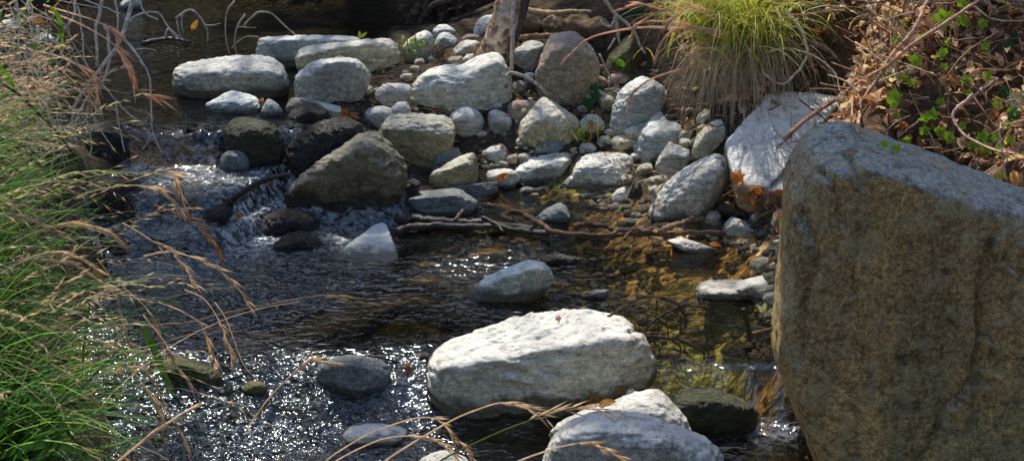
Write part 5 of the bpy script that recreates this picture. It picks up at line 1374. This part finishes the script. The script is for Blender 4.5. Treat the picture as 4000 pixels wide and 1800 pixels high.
# ------------------------------------------------------------------ grass tuft on the bank
root = hit(2890, 190) + np.array([0, 0, .02])
tuft = empty('grass_tuft', root, 'big fountain-shaped grass tuft, yellow-green above and dead tan below, hanging over the bank', 'grass')
mb, md = MB(), MB()
rg = np.random.default_rng(41)
YG = [(.58, .56, .10), (.64, .62, .16), (.42, .50, .08), (.74, .70, .34), (.28, .40, .07)]
for i in range(720):
    b = root + rg.normal(0, 1, 3) * np.array([.085, .06, .035]) + np.array([0, 0, .02])
    az = rg.normal(-PI / 2 - .25, 1.35)
    g = np.array(YG[rg.integers(5)]) * rg.uniform(.8, 1.2)
    blade(mb, b, az, rg.uniform(.18, .46), abs(rg.normal(.25, .3)), rg.uniform(1.5, 2.9), rg.uniform(.003, .0075), g * .9, g * 1.1, 8, rg.uniform(.8, 1.4), rg.normal(0, .5))
for i in range(800):
    b = root + rg.normal(0, 1, 3) * np.array([.085, .05, .03]) + np.array([.01, -.05, 0])
    c = np.array(TAN[rg.integers(4)]) * rg.uniform(.7, 1.15)
    blade(md, b, rg.normal(-PI / 2, .9), rg.uniform(.14, .36), rg.uniform(.7, 1.6), rg.uniform(2.7, 3.2), rg.uniform(.0015, .0035), c, c * 1.05, 7, .5, rg.normal(0, .6))
tag(mb.build('green_blades', M_GRASS, tuft), kind='stuff')
tag(md.build('dead_blades', M_DRY, tuft), kind='stuff')
PS = (.80, .58, .46)
for s in ['2850,130 2760,120 2620,110 2480,110 2330,140 2270,175 2208,232', '2820,150 2688,98 2575,36 2497,18 2430,36', '2850,100 2776,47 2673,16 2585,41 2518,78', '2830,140 2735,114 2595,85 2502,90 2471,132', '2860,240 2740,259 2673,267 2543,310 2476,362 2455,416', '2820,120 2694,109 2621,124 2585,166 2564,219', '2800,80 2700,30 2640,60 2610,95', '2830,190 2740,190 2700,215 2670,260']:
    P = catmull(px_line(parse(s), root[1] - .15), 36); m_ = MB(); mm = px_at(P[0])
    tube(m_, P, 5.5 * mm * np.linspace(1, .5, 36), PS, 5, 0)
    seed_head(m_, P, .6, 14, 52 * mm, 4.2 * mm, PS, rg, .12, .1)
    m_.build('seed_stem', M_DRY, tuft)
# sprig of grass in the bar
sp = cast(2275, 545, .01)[0]
mb = MB()
for i in range(46):
    g = np.array([(.30, .36, .06), (.18, .30, .04), (.5, .42, .16)][rg.integers(3)])
    blade(mb, sp + rg.normal(0, 1, 3) * [.03, .015, .004], rg.uniform(-PI, PI), rg.uniform(.05, .13), rg.uniform(0, .6), rg.uniform(.9, 1.9), .0035, g, g, 6, 1.2)
tag(mb.build('grass_sprig', M_GRASS, origin=sp), 'small yellow-green grass sprig growing between stones right of the yellowish angular block', 'grass')
# herb and sprout
hb = PY(1622, 232, 5.55)
herb = empty('herb', hb, 'small bright yellow-green herb growing in front of the grey boulder left of the trunk', 'plant')
for i in range(3):
    m_ = MB(); top = PY(1622 + (i - 1) * 32, 128 + 25 * abs(i - 1), 5.55)
    P = catmull([hb, (hb + top) / 2 + [.008 * (i - 1), -.01, 0], top], 10); tube(m_, P, .0022, (.25, .16, .06), 5); m_.build('stem', M_LEAF, herb)
    for k in range(7):
        q = P[2 + k]; m_ = MB()
        add_leaf(m_, q + rg.normal(0, .016, 3), rg.normal(0, .5, 3) + [0, -.7, .7], rg.uniform(.012, .022), rg.uniform(0, 6), (.32, .46, .03), 'dry', .2, rg); m_.build('leaf', M_LEAF, herb)
sd_ = PY(1413, 152, 5.75)
sprout = empty('sprout', sd_, 'tiny two-leaved sprout standing on the back edge of the tan block', 'plant')
for dx, rt in ((-.008, .35), (.010, -.5)):
    m_ = MB(); add_leaf(m_, sd_ + [dx, 0, .016], (0, -1, .3), .018, PI + rt, (.42, .5, .05), 'dry', .1, rg); m_.build('leaf', M_LEAF, sprout)
# pine cone
pc = PY(1712, 228, 5.5)
cone = empty('pine_cone', pc, 'dark open pine cone lying on the stones left of the trunk', 'pine cone')
m_ = MB()
for k in range(70):
    t = k / 70.0; a = k * 2.4; rr = .026 * math.sin(PI * (.12 + .8 * t)) + .004
    p = pc + np.array([rr * math.cos(a), rr * math.sin(a), .004 + .052 * t])
    add_leaf(m_, p, np.array([math.cos(a), math.sin(a), .9]), .0095, a + 1.2, np.array((.14, .08, .055)) * rg.uniform(.6, 1.3), 'dry', .2, rg)
m_.build('scales', M_LITTER, cone)

for o in C.objects:
    if o.parent is None and 'label' in o and not 4 <= len(o['label'].split()) <= 16: print('LONG', o.name, len(o['label'].split()), o['label'])
# ------------------------------------------------------------------ unseen trees added to shade the stream, and a wood darkening its reflections
rg = np.random.default_rng(91)
def leaf_cloud(mb, c, r, n, size, sq=(1, 1, .85), g=None):
    P = rg.normal(size=(n, 3)); P /= np.linalg.norm(P, axis=1, keepdims=True)
    P = P * (rg.random(n) ** .45)[:, None] * r * np.array(sq) + c
    N_ = rg.normal(size=(n, 3)); A = np.cross(N_, rg.normal(size=(n, 3))); A /= np.linalg.norm(A, axis=1, keepdims=True)
    Bv = np.cross(N_, A); Bv /= np.linalg.norm(Bv, axis=1, keepdims=True)
    s = size * rg.uniform(.6, 1.3, n)[:, None]
    V = np.stack([P - A * s, P + Bv * s * .55, P + A * s, P - Bv * s * .55], 1).reshape(-1, 3)
    F = (np.arange(n)[:, None] * 4 + np.arange(4)[None]).tolist()
    col = np.repeat(np.array(g or (.05, .09, .022))[None] * rg.uniform(.6, 1.5, (n, 1)), 4, axis=0)
    mb.add(V, F, col)

SH = [  # photo point, depth, radius of the shade, leaves, distance towards the sun
    (3240, 520, 3.25, .20, 300, 8.6), (3480, 600, 3.25, .24, 420, 8.8), (3740, 680, 3.25, .25, 420, 8.9), (4000, 780, 3.2, .28, 420, 8.8), (3300, 620, 3.1, .16, 200, 8.5), (3620, 760, 3.1, .2, 260, 8.6), (3900, 850, 3.05, .2, 260, 8.6),
    (2260, 230, 5.25, .10, 40, 8.6), (2480, 160, 5.5, .12, 60, 8.4), (2350, 40, 5.9, .30, 240, 8.3), (1700, 40, 6.6, .3, 280, 8.2), (3960, 120, 4.6, .24, 220, 9.4), (4000, 330, 4.3, .16, 140, 9.2),
    (1800, 1080, 3.95, .2, 160, 9.8), (2080, 1050, 4.0, .2, 160, 9.8),
    (620, 1030, 4.15, .22, 240, 9.9), (900, 1030, 4.15, .22, 240, 9.9), (1180, 1040, 4.13, .22, 240, 9.9), (1460, 1040, 4.13, .2, 160, 9.9), (640, 1150, 3.93, .2, 220, 9.9), (880, 1150, 3.93, .2, 220, 9.9), (1120, 1150, 3.93, .2, 220, 9.9), (1340, 1130, 3.95, .17, 110, 9.9),
    (720, 1270, 3.71, .17, 170, 9.9), (950, 1270, 3.71, .17, 170, 9.9), (1170, 1260, 3.72, .16, 140, 9.9), (1400, 1240, 3.75, .13, 70, 9.9), (1620, 1190, 3.82, .13, 70, 9.9),
    (560, 700, 4.62, .13, 70, 9.7),
    (1480, 1590, 3.28, .12, 90, 9.6), (1240, 1770, 3.1, .1, 60, 9.6), (620, 1640, 3.2, .1, 60, 9.8),
    (2560, 1720, 2.85, .13, 150, 9.4), (2420, 1740, 2.82, .12, 130, 9.4), (2740, 1780, 2.82, .13, 140, 9.4),
    (1150, 60, 6.9, .4, 420, 9.4), (1450, 40, 7.0, .4, 350, 9.2), (100, 350, 4.6, .2, 60, 9.8), (250, 1500, 2.8, .2, 50, 10.2)]
specs = [('unseen slender tree on the far bank at the left, added for shade', -1.9), ('unseen leafy tree on the far bank behind the dark pool, added for shade', -.6), ('unseen leafy tree straight behind the upright boulder, added for shade', .6), ('unseen spreading tree above the big brown rock, added for shade', 2.2)]
trees = []
for lab, x in specs:
    y = 10.6; z = ground_z(x, y)[0]
    t = empty('tree', (x, y, z - .05), lab, 'tree', 'unseen trees added for shade')
    trees.append((t, x, y, z, MB(), MB()))
for u, v, Y, r, n, dist in SH:
    p = PY(u, v, Y); c = p + SUN * dist
    k = int(np.argmin([abs(c[0] - q[1]) for q in trees]))
    t, x, y, z, mf, mw = trees[k]
    leaf_cloud(mf, c, r, int(n * 1.15), .062)
    h = z + (c[2] - z) * rg.uniform(.55, .7)
    a = np.array([x + .1 * math.sin(h * 3), y, h])
    P = catmull([a, (a + c) / 2 + rg.normal(0, .15, 3) + [0, 0, .2], c], 12)
    tube(mw, P, np.linspace(.022, .006, 12), (.10, .075, .055), 5)
for t, x, y, z, mf, mw in trees:
    P = catmull([[x, y, z - .1], [x + .08, y, z + 2], [x - .05, y - .05, z + 4], [x + .05, y - .3, 6.6]], 24)
    tube(mw, P, np.linspace(.14, .04, 24), (.11, .08, .06), 10, .12)
    if mf.n: mf.build('crown', M_LEAF, t)
    mw.build('trunk', M_BARK, t)
for i, (x, y, h, w) in enumerate([(-7.5, 14.0, 9.2, 2.0), (-5.6, 15.5, 10.0, 1.9), (-3.9, 14.8, 9.6, 1.8), (-2.3, 16.2, 10.6, 1.9), (-.8, 15.0, 9.6, 1.7), (.8, 16.0, 10.4, 1.8), (2.4, 15.2, 10.0, 1.8), (4.2, 15.2, 10., 2.0), (6.6, 14.6, 9.6, 2.1), (-9.0, 11, 7.5, 2.0), (8.5, 12, 9.0, 2.0)]):
    z = ground_z(x, y)[0]
    t = empty('tree', (x, y, z - .05), 'dark bushy tree in the wood beyond the top of the picture', 'tree', 'wood beyond the far bank')
    mf, mw = MB(), MB()
    P = catmull([[x, y, z - .1], [x + .1, y, z + (h - z) * .5], [x, y, h - .8]], 16); tube(mw, P, np.linspace(.16, .04, 16), (.09, .07, .055), 8, .12)
    for k in range(24):
        c = np.array([x, y, z]) + np.array([rg.normal(0, w * .42), rg.normal(0, w * .4), (h - z) * rg.uniform(.10, .90)])
        leaf_cloud(mf, c, w * rg.uniform(.28, .42), 200, .18, g=(.035, .06, .018))
    mf.build('crown', M_SHADE, t); mw.build('trunk', M_BARK, t)

for i, (x, y, r) in enumerate([(-4.6, 9.6, .8), (-3.4, 9.9, .85), (-2.3, 9.7, .75), (-1.3, 9.8, .85), (-.3, 9.6, .75), (.7, 9.8, .8)]):  # unseen bushes added to darken the water reflections
    z = ground_z(x, y)[0]
    t = empty('bush', (x, y, z - .05), 'dark bush on the far bank beyond the top of the picture, mirrored in the pool', 'bush', 'unseen bushes added along the far bank')
    mf, mw = MB(), MB()
    for k in range(7):
        c = np.array([x + rg.normal(0, r * .45), y + rg.normal(0, r * .3), z + rg.uniform(.15, 1.5)])
        leaf_cloud(mf, c, r * .55, 330, .07, g=(.028, .045, .014))
    for k in range(5):
        a = np.array([x + rg.normal(0, .08), y, z - .05]); tube(mw, catmull([a, a + [rg.normal(0, .2), 0, .7], a + [rg.normal(0, .5), rg.normal(0, .2), 1.4]], 8), np.linspace(.02, .006, 8), (.08, .06, .045), 5)
    mf.build('foliage', M_SHADE, t); mw.build('stems', M_BARK, t)
